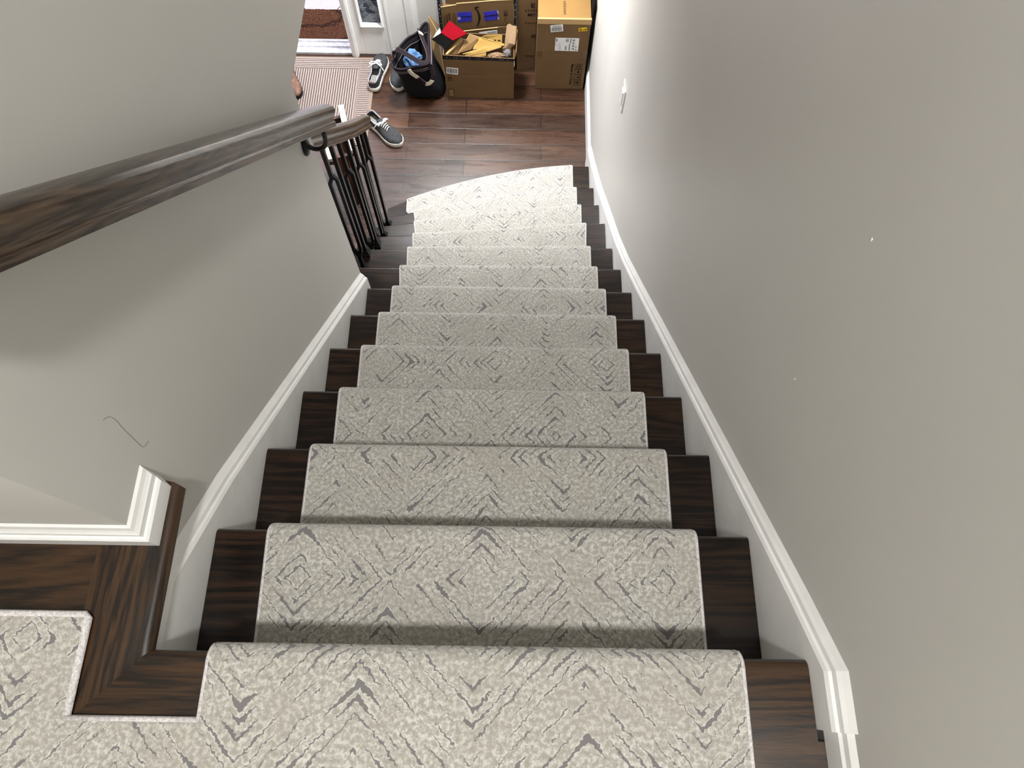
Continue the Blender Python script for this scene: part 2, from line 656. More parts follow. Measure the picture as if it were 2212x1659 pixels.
def squarebar(bm, path, w):
    """square bar with edges kept parallel to x and y (baluster)"""
    h = w / 2
    rings = [[(p[0] - h, p[1] - h, p[2]), (p[0] + h, p[1] - h, p[2]), (p[0] + h, p[1] + h, p[2]), (p[0] - h, p[1] + h, p[2])] for p in path]
    loft(bm, rings)


def split(o):
    """give every separate piece of a mesh an object of its own"""
    bm = bmesh.new()
    bm.from_mesh(o.data)
    seen, groups = set(), []
    for v in bm.verts:
        if v in seen:
            continue
        st, g_ = [v], []
        seen.add(v)
        while st:
            a = st.pop()
            g_.append(a)
            for e in a.link_edges:
                b = e.other_vert(a)
                if b not in seen:
                    seen.add(b)
                    st.append(b)
        groups.append(set(v.index for v in g_))
    bm.free()
    base = o.name.split('.')[0]
    for g_ in groups:
        b2 = bmesh.new()
        b2.from_mesh(o.data)
        bmesh.ops.delete(b2, geom=[v for v in b2.verts if v.index not in g_], context='VERTS')
        me = bpy.data.meshes.new(base)
        b2.to_mesh(me)
        b2.free()
        me.materials.append(o.data.materials[0])
        n_o = bpy.data.objects.new(base, me)
        COL.objects.link(n_o)
        n_o.parent = o.parent
        WM[n_o.name] = WM[o.name]
    bpy.data.objects.remove(o)


def facequad(corners, n, off=0.0008, thick=0.0006):
    """thin raised print on a face: corners in order, n outward normal"""
    n = Vector(n).normalized()
    return prismb([Vector(c) + n * off for c in corners], n * thick)


def text_bm(body, bold=False):
    cu = bpy.data.curves.new('t', 'FONT')
    cu.body = body
    cu.size = 1.0
    cu.extrude = 0.0
    if bold:
        cu.offset = 0.018
    to = bpy.data.objects.new('t', cu)
    COL.objects.link(to)
    dg = bpy.context.evaluated_depsgraph_get()
    me = bpy.data.meshes.new_from_object(to.evaluated_get(dg))
    bm = bmesh.new()
    bm.from_mesh(me)
    bpy.data.objects.remove(to)
    bpy.data.meshes.remove(me)
    bpy.data.curves.remove(cu)
    xs = [v.co.x for v in bm.verts]
    ys = [v.co.y for v in bm.verts]
    x0, x1, y0, y1 = min(xs), max(xs), min(ys), max(ys)
    for v in bm.verts:
        v.co.x = (v.co.x - x0) / (x1 - x0)
        v.co.y = (v.co.y - y0) / (y1 - y0)
    return bm


def text_on(body, o, ux, uy, n, bold=False, off=0.0012):
    """text filling the parallelogram o, o+ux, o+uy"""
    bm = text_bm(body, bold)
    o, ux, uy, n = Vector(o), Vector(ux), Vector(uy), Vector(n).normalized()
    for v in bm.verts:
        v.co = o + ux * v.co.x + uy * v.co.y + n * off
    return bm


# ------------------------------------------------------------------ dimensions
RISE, GO = 0.19, 0.205
ZL = 13 * RISE                      # landing level 2.47
CUR = {9: (0.0305, 0.0905, 1.872), 10: (-0.0173, 0.1353, 2.1039), 11: (-0.0905, 0.183, 2.3474), 12: (-0.2084, 0.2359, 2.645)}


def zt(k):
    return (13 - k) * RISE


def nose(k, x):
    """front edge of tread k at x (tread 0 is the landing)"""
    if k <= 6:
        return GO * k
    if k == 7:
        return 1.434 + 0.010 * x
    if k == 8:
        return 1.646 + 0.024 * x
    a, b, c = CUR[k]
    return a * x * x + b * x + c - 0.006


def wall_x(y):
    return 0.484 + max(0.0, y - 1.4) * 0.009


XL = -0.484                         # left stair wall face
YW = 0.159                          # end of the landing wall
YE = 1.255                          # lower end of the left stair wall
ZH = 2.24                           # foyer ceiling
YF = 3.74                           # front wall
ZC = 4.9                            # upper ceiling

# ------------------------------------------------------------------ room shell
obj('floor', boxb((-3.2, -0.2, -0.12), (0.75, YF + 0.005, 0.0)), M['floor'], kind='structure')

# right wall, with a slight kink below the middle of the flight
ys = [-1.6, 1.4, YF + 0.2]
bm = prismb([(wall_x(ys[0]), ys[0], -0.05), (wall_x(ys[1]), ys[1], -0.05), (wall_x(ys[2]), ys[2], -0.05), (0.75, ys[2], -0.05), (0.75, ys[0], -0.05)], (0, 0, ZC + 0.1))
wall_r = obj('wall_right', bm, M['wall'], kind='structure')
bm = bmesh.new()
for (y, z, r) in ((0.474, 2.796, 0.0022), (0.403, 2.521, 0.0012)):
    prism(bm, [(XL * 0 + 0.4838, y - r * 0.5, z - r), (0.4838, y + r * 0.5, z - r * 0.6), (0.4838, y + r * 0.6, z + r), (0.4838, y - r * 0.4, z + r * 0.7)], (-0.0012, 0, 0))
obj('paint_chip', bm, M['white'], wall_r)

# left stair wall with the dropped header that goes on over the foyer
bm = prismb([(XL, -0.2, 0.0), (XL, YE, 0.0), (XL, YE, ZH), (XL, 2.6, ZH), (XL, 2.6, ZC), (XL, YW, ZC), (XL, YW, ZL - 0.03), (XL, -0.2, ZL - 0.03)], (-0.18, 0, 0))
wall_l = obj('wall_left', bm, M['wall'], kind='structure')
scr = [(0.235, 2.676), (0.257, 2.668), (0.274, 2.655), (0.283, 2.642), (0.283, 2.624), (0.279, 2.606), (0.276, 2.585), (0.272, 2.558), (0.271, 2.545), (0.277, 2.537), (0.284, 2.533)]
bm = bmesh.new()
tube(bm, smoothpath([(XL + 0.0002, y, z) for y, z in scr[2:]], 5), 0.00028, 5)
obj('pencil_scribble', bm, M['ink_grey'], wall_l)

# landing wall that runs left from the corner, walls that close the upper hall
obj('wall_landing', boxb((-2.4, YW, ZL - 0.22), (XL - 0.1802, YW + 0.12, ZC)), M['wall'], kind='structure')
obj('wall_upper_left', boxb((-2.5, -1.6, ZL - 0.22), (-2.4, YW + 0.12, ZC)), M['wall'], kind='structure')
obj('wall_upper_back', boxb((-2.5, -1.7, ZL - 0.22), (0.75, -1.6, ZC)), M['wall'], kind='structure')
obj('wall_upper_front', boxb((XL - 0.18, 2.6, ZH), (0.75, 2.72, ZC)), M['wall'], kind='structure')
obj('ceiling', boxb((-2.5, -1.7, ZC), (0.75, 2.72, ZC + 0.1)), M['ceiling'], kind='structure')
bm = bmesh.new()
box(bm, (-3.2, YW + 0.12, ZH), (XL - 0.18, YF + 0.16, ZH + 0.2))
box(bm, (XL - 0.18, 2.72, ZH), (0.75, YF + 0.16, ZH + 0.2))
obj('ceiling_foyer', bm, M['ceiling'], kind='structure')
obj('wall_foyer_left', boxb((-3.3, -0.2, 0), (-3.2, YF + 0.16, ZH)), M['wall'], kind='structure')
obj('wall_foyer_back', boxb((-3.2, 0.0, 0), (XL - 0.18, YW + 0.1, ZH)), M['wall'], kind='structure')

# front wall around the doorway and its sidelight
bm = bmesh.new()
box(bm, (-0.625, YF, 0), (wall_x(YF) + 0.02, YF + 0.16, ZH))
box(bm, (-3.2, YF, 0), (-1.96, YF + 0.16, ZH))
box(bm, (-1.96, YF, 2.08), (-0.625, YF + 0.16, ZH))
obj('wall_front', bm, M['wall'], kind='structure')

# ------------------------------------------------------------------ sidelight window, door frame, threshold, porch
bm = bmesh.new()
x0, x1 = -0.985, -0.640
y0, y1 = 3.724, 3.79
gx0, gx1, gz0, gz1 = -0.935, -0.795, 0.222, 1.90
box(bm, (x0, y0, 0.012), (gx0, y1, 2.08))
box(bm, (gx1, y0, 0.012), (x1, y1, 2.08))
box(bm, (gx0, y0, 0.012), (gx1, y1, gz0))
box(bm, (gx0, y0, gz1), (gx1, y1, 2.08))
win = obj('window_1', bm, M['door_white'], kind='structure', bevel=0.003)
# raised bead round the pane, bevelled inwards
bm = bmesh.new()
def bead(bm, x0, x1, z0, z1, y, w, d):
    o = [(x0 - w, z0 - w), (x1 + w, z0 - w), (x1 + w, z1 + w), (x0 - w, z1 + w)]
    mid = [(x0 - w * 0.4, z0 - w * 0.4), (x1 + w * 0.4, z0 - w * 0.4), (x1 + w * 0.4, z1 + w * 0.4), (x0 - w * 0.4, z1 + w * 0.4)]
    i = [(x0, z0), (x1, z0), (x1, z1), (x0, z1)]
    rings = [[(p[0], y, p[1]) for p in o], [(p[0], y - d, p[1]) for p in mid], [(p[0], y + 0.02, p[1]) for p in i]]
    loft(bm, rings, True, False)
bead(bm, gx0 + 0.012, gx1 - 0.012, gz0 + 0.02, gz1 - 0.02, y0 + 0.0005, 0.022, 0.012)
obj('window_bead', bm, M['white'], win)
obj('window_pane', boxb((gx0, 3.742, gz0), (gx1, 3.750, gz1)), M['glass'], win)
# vertical grooves of the sidelight stile
bm = bmesh.new()
box(bm, (-0.768, y0 - 0.004, 0.014), (-0.752, y0 + 0.01, 2.06))
obj('window_stop', bm, M['door_white'], win, bevel=0.0015)

bm = bmesh.new()
prof = [(-1.030, 3.735), (-1.030, 3.715), (-1.020, 3.706), (-1.000, 3.703), (-0.986, 3.708), (-0.984, 3.73), (-0.984, 3.90), (-1.030, 3.90)]
prism(bm, [(x, y, 0.0) for x, y in prof], (0, 0, 2.09))
box(bm, (-1.96, 3.70, 2.04), (-0.640, 3.90, 2.09))
box(bm, (-1.96, 3.70, 0), (-1.925, 3.90, 2.09))
obj('trim_1', bm, M['door_white'], kind='structure', bevel=0.002)
bm = bmesh.new()
prof = [(-0.640, 3.74), (-0.640, 3.716), (-0.600, 3.712), (-0.575, 3.722), (-0.566, 3.74)]
prism(bm, [(x, y, 0.0) for x, y in prof], (0, 0, 2.1))
obj('trim_2', bm, M['door_white'], kind='structure', bevel=0.0015)

# the sill: aluminium nose with ridges and a wooden inner strip
th = thing('door_threshold', 'pale weathered metal threshold with ridges under the open front doorway', 'threshold', (-1.48, 3.80, 0))
bm = bmesh.new()
rid = [(3.725, 0.0), (3.725, 0.014), (3.752, 0.017), (3.756, 0.012), (3.776, 0.012), (3.780, 0.020), (3.796, 0.020), (3.800, 0.010), (3.826, 0.008), (3.832, 0.014), (3.842, 0.014), (3.850, 0.002), (3.875, -0.010), (3.875, -0.06), (3.745, -0.06), (3.745, 0.0)]
prism(bm, [(-1.925, y, z) for y, z in rid], (0.895, 0, 0))
obj('sill', bm, M['alu'], th)
bm = bmesh.new()
box(bm, (-1.925, 3.7255, 0.0142), (-1.031, 3.751, 0.0185))
obj('sill_strip', bm, M['white'], th, bevel=0.001)
bm = bmesh.new()
for x in (-1.33, -1.115):
    tube(bm, [(x, 3.738, 0.0185), (x, 3.738, 0.0195)], 0.004, 10)
obj('screw', bm, M['ink_grey'], th)

# porch of large hexagonal slabs
bm = bmesh.new()
R = 0.152
for i in range(-9, 10):
    for j in range(-2, 8):
        cx = -1.305 + i * R * 1.5
        cy = 4.262 + j * R * math.sqrt(3) + (R * math.sqrt(3) / 2 if i % 2 else 0)
        if cx < -3.0 or cx > 0.6 or cy < 4.0 - 0.13:
            continue
        rr = R - 0.0045
        prism(bm, [(cx + rr * math.cos(a * PI / 3), cy + rr * math.sin(a * PI / 3), -0.062) for a in range(6)], (0, 0, 0.012))
obj('porch_tiles', bm, M['tile'], kind='structure')
obj('porch_slab', boxb((-3.0, 3.875, -0.16), (0.6, 6.0, -0.055)), M['grout'], kind='structure')

# coir mat on the porch
bm = bmesh.new()
nx, ny = 60, 44
mx0, mx1, my0, my1 = -1.72, -1.092, 3.895, 4.178
g = []
for j in range(ny + 1):
    row = []
    for i in range(nx + 1):
        x = mx0 + (mx1 - mx0) * i / nx
        y = my0 + (my1 - my0) * j / ny
        e = min(i, nx - i, j, ny - j)
        if e == 0:
            x += random.uniform(-0.004, 0.004)
            y += random.uniform(-0.004, 0.004)
        z = -0.050 + (0.018 + random.uniform(-0.002, 0.002) if e > 0 else 0.0)
        row.append(bm.verts.new((x, y, z)))
    g.append(row)
for j in range(ny):
    for i in range(nx):
        bm.faces.new((g[j][i], g[j][i + 1], g[j + 1][i + 1], g[j + 1][i]))
mat_o = obj('doormat', bm, M['coir'], smooth=True)
tag(mat_o, 'brown coir doormat with dark scroll motif outside on the porch slabs', 'doormat')

# ribbed entry rug
bm = boxb((-1.95, 2.985, 0.0004), (-0.868, 3.7, 0.007))
rug = obj('entry_rug', bm, M['rug'], bevel=0.002)
tag(rug, 'taupe ribbed entry rug with cross-striped border inside the front doorway', 'rug')

# ------------------------------------------------------------------ landing
bm = bmesh.new()
prism(bm, [(-2.4, -1.6, ZL - 0.2), (0.50, -1.6, ZL - 0.2), (0.50, -0.103, ZL - 0.2), (-0.557, -0.103, ZL - 0.2), (-0.557, YW + 0.06, ZL - 0.2), (-2.4, YW + 0.06, ZL - 0.2)], (0, 0, 0.2))
obj('floor_landing', bm, M['wood_x'], kind='structure')

# stairs: one thing; treads, risers and the two mitred landing nosings
stair = thing('staircase', 'dark espresso wooden staircase of thirteen rises, lower steps fanning out to the left', 'staircase', (0, 2.0, 0))


def nose_profile(t, r):
    """(setback from nose, z offset) from top back to underside, rounded nose"""
    out = []
    for a in range(0, 9):
        ang = PI / 2 - PI * a / 8
        out.append((r - r * math.cos(ang) if True else 0, -t / 2 + (t / 2) * math.sin(ang)))
    return out


def tread_bm(k, xa, xb, n=16, t=0.026):
    bm = bmesh.new()
    rings = []
    for i in range(n + 1):
        x = xa + (xb - xa) * i / n
        yf = nose(k, x)
        yb = nose(k - 1, x) - 0.03
        z = zt(k)
        ring = [(x, yb, z)]
        for (s, dz) in nose_profile(t, 0.011):
            ring.append((x, yf - s, z + dz))
        ring.append((x, yb, z - t))
        rings.append(ring)
    loft(bm, rings)
    return bm


for k in range(1, 13):
    xa = -0.4655 if k <= 6 else -0.664
    xb = 0.4655 + max(0, nose(k, 0.47) - 1.6) * 0.009
    if k == 7:
        bm = tread_bm(k, xa, xb)
        # the inner end is notched round the wall's end
        for v in bm.verts:
            if v.co.x < -0.47 and v.co.y < YE + 0.002:
                v.co.y = YE + 0.002
        o = obj('tread', bm, M['tread'], stair, smooth=True, auto=40)
    else:
        o = obj('tread', tread_bm(k, xa, xb), M['tread'], stair, smooth=True, auto=40)
for k in range(0, 13):
    bm = bmesh.new()
    xa = -0.465 if k <= 6 else -0.655
    xb = 0.465 + max(0, nose(k, 0.47) - 1.6) * 0.009
    rings = []
    for i in range(13):
        x = xa + (xb - xa) * i / 12
        y = nose(k, x) - 0.026
        if k == 6 and x < -0.47:
            y = max(y, YE + 0.003)
        rings.append([(x, y, zt(k) - 0.0262), (x, y, zt(k + 1) + 0.0002), (x, y - 0.014, zt(k + 1) + 0.0002), (x, y - 0.014, zt(k) - 0.0262)])
    loft(bm, rings)
    obj('riser', bm, M['tread'], stair)

# landing nosing boards: one along the top step, one along the open side, mitred
def nosing_board(path_in, path_out, mat):
    pass


bm = bmesh.new()
rings = []
for x, back in ((-0.452, None), (0.4655, -0.103)):
    pass
t = 0.026
prof = nose_profile(t, 0.012)
# along x: mitre at left end runs from (-0.452, 0) to (-0.557, -0.103)
n = 16
for i in range(n + 1):
    f = i / n
    ring = []
    for (s, dz) in [(0.103, 0.0)] + prof + [(0.103, -t)]:
        xl = -0.452 - min(s, 0.103) * (0.105 / 0.103)
        x = xl + (0.4655 - xl) * f
        ring.append((x, -s, ZL + 0.0004 + dz))
    rings.append(ring)
loft(bm, rings)
obj('landing_nosing', bm, M['wood_x'], stair, smooth=True, auto=40)
bm = bmesh.new()
rings = []
for i in range(9):
    f = i / 8
    ring = []
    for (s, dz) in [(0.105, 0.0)] + prof + [(0.105, -t)]:
        yl = -min(s, 0.105) * (0.103 / 0.105)
        ye = YW - 0.001 if s > 0.034 else 0.243 - (0.012 if s < 0.006 else 0.0)
        ye = YW - 0.001
        ring.append((-0.452 - s, yl + (ye - yl) * f, ZL + 0.0004 + dz))
    rings.append(ring)
loft(bm, rings)
# the narrow run that goes on along the wall face and is cut off with a chamfer
rings = []
for f in (0.0, 0.8, 1.0):
    ring = []
    for (s, dz) in [(0.0318, 0.0)] + prof + [(0.0318, -t)]:
        cut = 0.010 * max(0.0, 1 - s / 0.02)
        ring.append((-0.452 - s, YW - 0.001 + (0.243 - cut - YW) * f, ZL + 0.0004 + dz))
    rings.append(ring)
loft(bm, rings)
obj('landing_side_nosing', bm, M['wood_y'], stair, smooth=True, auto=40)

# closed stringer under the open side of the lower steps
bm = bmesh.new()
pts = [(YE + 0.003, 0.0), (2.30, 0.0)]
prof2 = [(nose(11, -0.65) - 0.03, 0.0), (nose(11, -0.65) - 0.03, zt(11) - 0.027)]
poly = [(YE + 0.003, 0.0005), (nose(12, -0.65) - 0.04, 0.0005)]
for k in range(12, 6, -1):
    poly.append((nose(k, -0.65) - 0.041, zt(k) - 0.027))
    yb = nose(k - 1, -0.65) - 0.041
    poly.append((max(yb, YE + 0.003), zt(k) - 0.027))
prism(bm, [(-0.655, y, z) for y, z in poly], (0.02, 0, 0))
obj('stringer', bm, M['white'], stair)


# ------------------------------------------------------------------ skirting on both sides of the flight
def skirt(name, path, sign, xface, ends_z0=0.0, drop=0.36):
    cs = [(0.0, 0.0), (0.003, 0.007), (0.0065, 0.010), (0.008, 0.020), (0.012, 0.026), (0.0175, 0.036)]
    rings = []
    for (y, z) in path:
        x = xface(y)
        zb = max(ends_z0, z - drop)
        ring = [(x + sign * 0.0178, y, zb), (x, y, zb)]
        for dx, dz in cs:
            ring.append((x + sign * dx, y, z + dz))
        ring.append((x + sign * 0.0178, y, z + 0.036))
        rings.append(ring)
    bm = bmesh.new()
    loft(bm, rings)
    return obj(name, bm, M['white'], kind='structure')


def xr(y):
    return wall_x(y) - 0.018


low_r = [(-0.088, 2.517), (-0.015, 2.517), (0.089, 2.427), (0.193, 2.332), (0.367, 2.172), (0.657, 1.905), (0.947, 1.638), (1.2, 1.403), (1.44, 1.185), (1.657, 1.001), (1.877, 0.834), (2.067, 0.69), (2.252, 0.545), (2.421, 0.427), (2.61, 0.298), (2.834, 0.157), (2.875, 0.130)]
skirt('trim_3', low_r, 1, xr)
low_l = [(-0.02, 2.405), (0.10, 2.405), (0.164, 2.352), (0.30, 2.241), (0.617, 1.945), (0.913, 1.668), (YE, 1.349)]
skirt('trim_4', low_l, -1, lambda y: XL + 0.018)


def sweep_base(name, corners, prof, ends=(0, 0)):
    """corners: (x, y, outward unit vectors scaled for the mitre); prof: (out, z)"""
    bm = bmesh.new()
    rings = []
    for i, (x, y, ox, oy, sx, sy) in enumerate(corners):
        rings.append([(x + ox * d + sx * d, y + oy * d + sy * d, z) for d, z in prof])
    loft(bm, rings)
    return obj(name, bm, M['white'], kind='structure')


bz = ZL + 0.001
bprof = [(0.0002, bz), (0.0165, bz), (0.0165, bz + 0.034), (0.0135, bz + 0.038), (0.0105, bz + 0.040), (0.0105, bz + 0.052), (0.0085, bz + 0.055), (0.006, bz + 0.060), (0.004, bz + 0.068), (0.0002, bz + 0.072)]
sweep_base('baseboard_landing', [(-2.39, YW, 0, -1, 0, 0), (XL, YW, 1, -1, 0, 0), (XL, 0.245, 1, 0, 0, -0.8)], bprof)
bprof_r = [(0.0002, bz), (0.010, bz), (0.010, bz + 0.045), (0.007, bz + 0.050), (0.006, bz + 0.062), (0.0002, bz + 0.072)]
sweep_base('baseboard_right', [(0.484, -0.0885, -1, 0, 0, 0), (0.484, -1.59, -1, 0, 0, 0)], bprof_r)
fz = 0.0005
fprof = [(0.0002, fz), (0.012, fz), (0.012, 0.118), (0.009, 0.124), (0.007, 0.140), (0.0002, 0.155)]
sweep_base('baseboard_foyer', [(wall_x(2.8755), 2.8755, -1, 0, 0, 0), (wall_x(YF), YF - 0.001, -1, 0, 0, 0)], fprof)

# ------------------------------------------------------------------ carpet runner
PT = 0.012                          # pile height


def edge_l(k):
    """left edge of the runner on the nosing of step k"""
    t = {0: -0.364, 1: -0.369, 2: -0.369, 3: -0.371, 4: -0.372, 5: -0.372, 6: -0.373, 7: -0.388, 8: -0.397, 9: -0.411, 10: -0.441, 11: -0.478, 12: -0.552}
    return t[k]


def edge_r(k):
    return 0.369 if k < 9 else 0.377


NC = 28
rows = []                           # each row: (list of points, v)
vcur = None


def lerp(a, b, f):
    return a + (b - a) * f


def prof_rows():
    """yield rows of (k_from, k_to, f, fn(x)->(y,z)) down the flight"""
    out = []
    # landing part, from behind the viewer to the first nosing
    for y in (-1.45, -1.0, -0.6, -0.35, -0.2, -0.0905):
        out.append((0, 0, 0, (lambda x, y=y: (y, ZL + PT))))
    for k in range(0, 13):
        r = 0.013 + PT
        zt_k = zt(k)
        tk = 0.026
        if k > 0:
            for f in (0.0, 0.35, 0.7):
                def fn(x, k=k, f=f, zt_k=zt_k):
                    yb = nose(k - 1, x) - 0.026 + PT
                    yf = nose(k, x) + PT - 0.024
                    return (lerp(yb, yf, f), zt_k + PT - (0.0 if f > 0 else 0.0))
                out.append((k - 1 if f < 0.5 else k, k, f, fn))
        # rounded nosing
        cz = zt_k - tk / 2
        ry = tk / 2 + PT
        for a in range(0, 8):
            ang = PI / 2 - PI * a / 7 * 1.0
            def fn(x, k=k, ang=ang, cz=cz, ry=ry):
                return (nose(k, x) + PT - 0.024 + 0.024 * max(0.0, math.cos(ang)), cz + ry * math.sin(ang))
            out.append((k, k, 1.0, fn))
        # tuck back under the nosing, then down the riser
        for dz in (-0.045, -0.10, -(RISE - PT - 0.001)):
            def fn(x, k=k, dz=dz, zt_k=zt_k):
                return (nose(k, x) - 0.026 + PT, zt_k + dz)
            out.append((k, min(k + 1, 12), 0.0, fn))
    return out


pr = prof_rows()
v_ref = None
grid = []
vrow = []
prev = None
vacc = 0.0
for (ka, kb, f, fn) in pr:
    if f in (0.35, 0.7):
        ff = f
        el = lerp(edge_l(kb - 1), edge_l(kb), ff) if kb > 0 else edge_l(0)
        er = lerp(edge_r(kb - 1), edge_r(kb), ff) if kb > 0 else edge_r(0)
    else:
        el, er = edge_l(ka), edge_r(ka)
    if ka == 12:
        el, er = edge_l(12), edge_r(12)
    pts = []
    for i in range(NC + 1):
        x = lerp(el, er, i / NC)
        y, z = fn(x)
        pts.append(Vector((x, y, z)))
    mid = Vector((0.0,) + fn(0.0))
    if prev is not None:
        vacc += (mid - prev).length
    prev = mid
    grid.append(pts)
    vrow.append(vacc)
# the pattern's row of diamond centres lies 0.12 m in front of the top nosing on step 1
ref = None
for i, (pts, v) in enumerate(zip(grid, vrow)):
    m_ = Vector((0.0,) + pr[i][3](0.0))
    if abs(m_.z - (zt(1) + PT)) < 1e-4 and m_.y > 0.05 and ref is None:
        ref = v + (0.121 - m_.y)
bm = bmesh.new()
uvl = bm.loops.layers.uv.new('UVMap')
vg = [[bm.verts.new(p) for p in pts] for pts in grid]
vmap = {}
for row, v in zip(vg, vrow):
    for vv in row:
        vmap[vv] = (vv.co.x, v - ref + 0.327 * 20)


def add_face(vs):
    fc = bm.faces.new(vs)
    for l in fc.loops:
        u, v = vmap[l.vert]
        l[uvl].uv = (u + 0.31 * 20, v)
    return fc


for j in range(len(vg) - 1):
    for i in range(NC):
        add_face((vg[j][i], vg[j][i + 1], vg[j + 1][i + 1], vg[j + 1][i]))
# sides: a thin turned edge down to the wood
for side, ii in ((-1, 0), (1, NC)):
    low = []
    for j in range(len(vg)):
        p = vg[j][ii].co
        a = grid[max(j - 1, 0)][ii]
        b = grid[min(j + 1, len(grid) - 1)][ii]
        tdir = Vector((0, b.y - a.y, b.z - a.z)).normalized()
        nrm = Vector((0, -tdir.z, tdir.y))
        nv = bm.verts.new(p - nrm * (PT - 0.001) + Vector((side * 0.0025, 0, 0)))
        vmap[nv] = (p.x + side * 0.01, vmap[vg[j][ii]][1])
        low.append(nv)
    for j in range(len(vg) - 1):
        add_face((vg[j][ii], vg[j + 1][ii], low[j + 1], low[j]))
# the landing's left arm of the carpet, round the bare wooden corner
rowA = vg[5]
va, vb_ = vmap[rowA[0]][1], None
left = []
ys_l = [-1.45, -1.0, -0.6, -0.35, -0.2, -0.0905, -0.04, 0.0, 0.043]
cols = [-2.35, -1.6, -1.1, -0.85, -0.7, -0.62, -0.545]
cells = {}
for y in ys_l:
    for x in cols:
        nv = bm.verts.new((x, y, ZL + PT))
        vmap[nv] = (x, va + (y + 0.0905))
        cells[(x, y)] = nv
for a in range(len(ys_l) - 1):
    for b in range(len(cols) - 1):
        add_face((cells[(cols[b], ys_l[a])], cells[(cols[b + 1], ys_l[a])], cells[(cols[b + 1], ys_l[a + 1])], cells[(cols[b], ys_l[a + 1])]))
for a in range(5):
    add_face((cells[(-0.545, ys_l[a])], vg[a][0], vg[a + 1][0], cells[(-0.545, ys_l[a + 1])]))


def skirt_edge(vs, off):
    lows = []
    for v in vs:
        nv = bm.verts.new(v.co + Vector(off) + Vector((0, 0, -PT + 0.001)))
        vmap[nv] = vmap[v]
        lows.append(nv)
    for i in range(len(vs) - 1):
        add_face((vs[i], vs[i + 1], lows[i + 1], lows[i]))


skirt_edge([cells[(x, 0.043)] for x in cols], (0, 0.002, 0))
skirt_edge([cells[(-0.545, y)] for y in ys_l[5:]], (0.002, 0, 0))
skirt_edge([cells[(-0.545, -0.0905)], vg[5][0]], (0, 0.002, 0))
runner = obj('stair_runner', bm, M['carpet'], smooth=True, auto=50)
tag(runner, 'pale grey carpet with broken diamond pattern running down the stairs from the landing', 'carpet')
# serged binding on the edges
bm = bmesh.new()
for side, ii in ((-1, 0), (1, NC)):
    path = []
    for j in range(5 if side < 0 else 0, len(grid)):
        p = grid[j][ii]
        a = grid[max(j - 1, 0)][ii]
        b = grid[min(j + 1, len(grid) - 1)][ii]
        td = Vector((0, b.y - a.y, b.z - a.z)).normalized()
        nrm = Vector((0, -td.z, td.y))
        path.append(p - nrm * 0.0052 + Vector((side * 0.0018, 0, 0)))
    tube(bm, path, 0.0046, 6)
tube(bm, [(-2.35, 0.044, ZL + 0.0075), (-0.548, 0.044, ZL + 0.0075), (-0.5435, 0.040, ZL + 0.0075), (-0.5435, -0.084, ZL + 0.0075)], 0.0058, 6)
tube(bm, [(-0.545, -0.0885, ZL + 0.0072), (-0.366, -0.0885, ZL + 0.0072)], 0.0052, 6)
obj('binding', bm, M['binding'], runner, smooth=True)

# ------------------------------------------------------------------ handrails


def rail_profile(w, h):
    hw = w / 2
    half = [(0.0, h), (hw * 0.45, h * 0.985), (hw * 0.8, h * 0.92), (hw * 0.97, h * 0.80), (hw, h * 0.68), (hw * 0.94, h * 0.57), (hw * 0.86, h * 0.50), (hw * 0.82, h * 0.36), (hw * 0.86, h * 0.26), (hw * 0.97, h * 0.22), (hw * 0.97, h * 0.02), (hw * 0.92, 0.0)]
    return half + [(-x, y) for x, y in half[::-1][:-1]]


def sweep_rail(path, w, h, endround=0.0):
    path = [Vector(p) for p in path]
    rings = []
    n = len(path)
    for i, p in enumerate(path):
        t = (path[min(i + 1, n - 1)] - path[max(i - 1, 0)]).normalized()
        side = t.cross(Vector((0, 0, 1))).normalized()
        up = side.cross(t).normalized()
        rings.append([p + side * x + up * y for x, y in rail_profile(w, h)])
    bm = bmesh.new()
    loft(bm, rings)
    return bm


SL = 0.921
hr = thing('handrail', 'brown oak handrail mounted on the left stair wall', 'handrail', (-0.42, 0.7, 2.63))


def hz(y):
    return 3.002 - SL * (y - 0.2875)


obj('rail', sweep_rail([(-0.418, y, hz(y)) for y in (0.17, 0.5, 0.85, 1.205)], 0.056, 0.051), M['rail'], hr, smooth=True, auto=35, bevel=0.002)
br = bmesh.new()
# rosette on the wall
rings = []
for d, r in ((0.0005, 0.024), (0.004, 0.0245), (0.008, 0.021), (0.011, 0.012), (0.013, 0.009)):
    rings.append([(XL + d, 1.197 + r * 0.86 * math.cos(2 * PI * k / 20), 2.096 + r * 1.25 * math.sin(2 * PI * k / 20)) for k in range(20)])
loft(br, rings)
bracket = obj('bracket', br, M['black_metal'], hr, smooth=True, auto=40)
bm = bmesh.new()
tube(bm, smoothpath([(XL + 0.008, 1.197, 2.098), (-0.462, 1.197, 2.086), (-0.440, 1.194, 2.092), (-0.425, 1.190, 2.115), (-0.419, 1.183, 2.150), (-0.418, 1.180, 2.183)], 5), 0.0062, 10)
obj('arm', bm, M['black_metal'], bracket, smooth=True)
bm = bmesh.new()
rings = []
for y in (1.145, 1.215):
    rings.append([(-0.432, y, hz(y) - 0.0035), (-0.404, y, hz(y) - 0.0035), (-0.404, y, hz(y) - 0.0003), (-0.432, y, hz(y) - 0.0003)])
loft(bm, rings)
obj('saddle', bm, M['black_metal'], bracket)

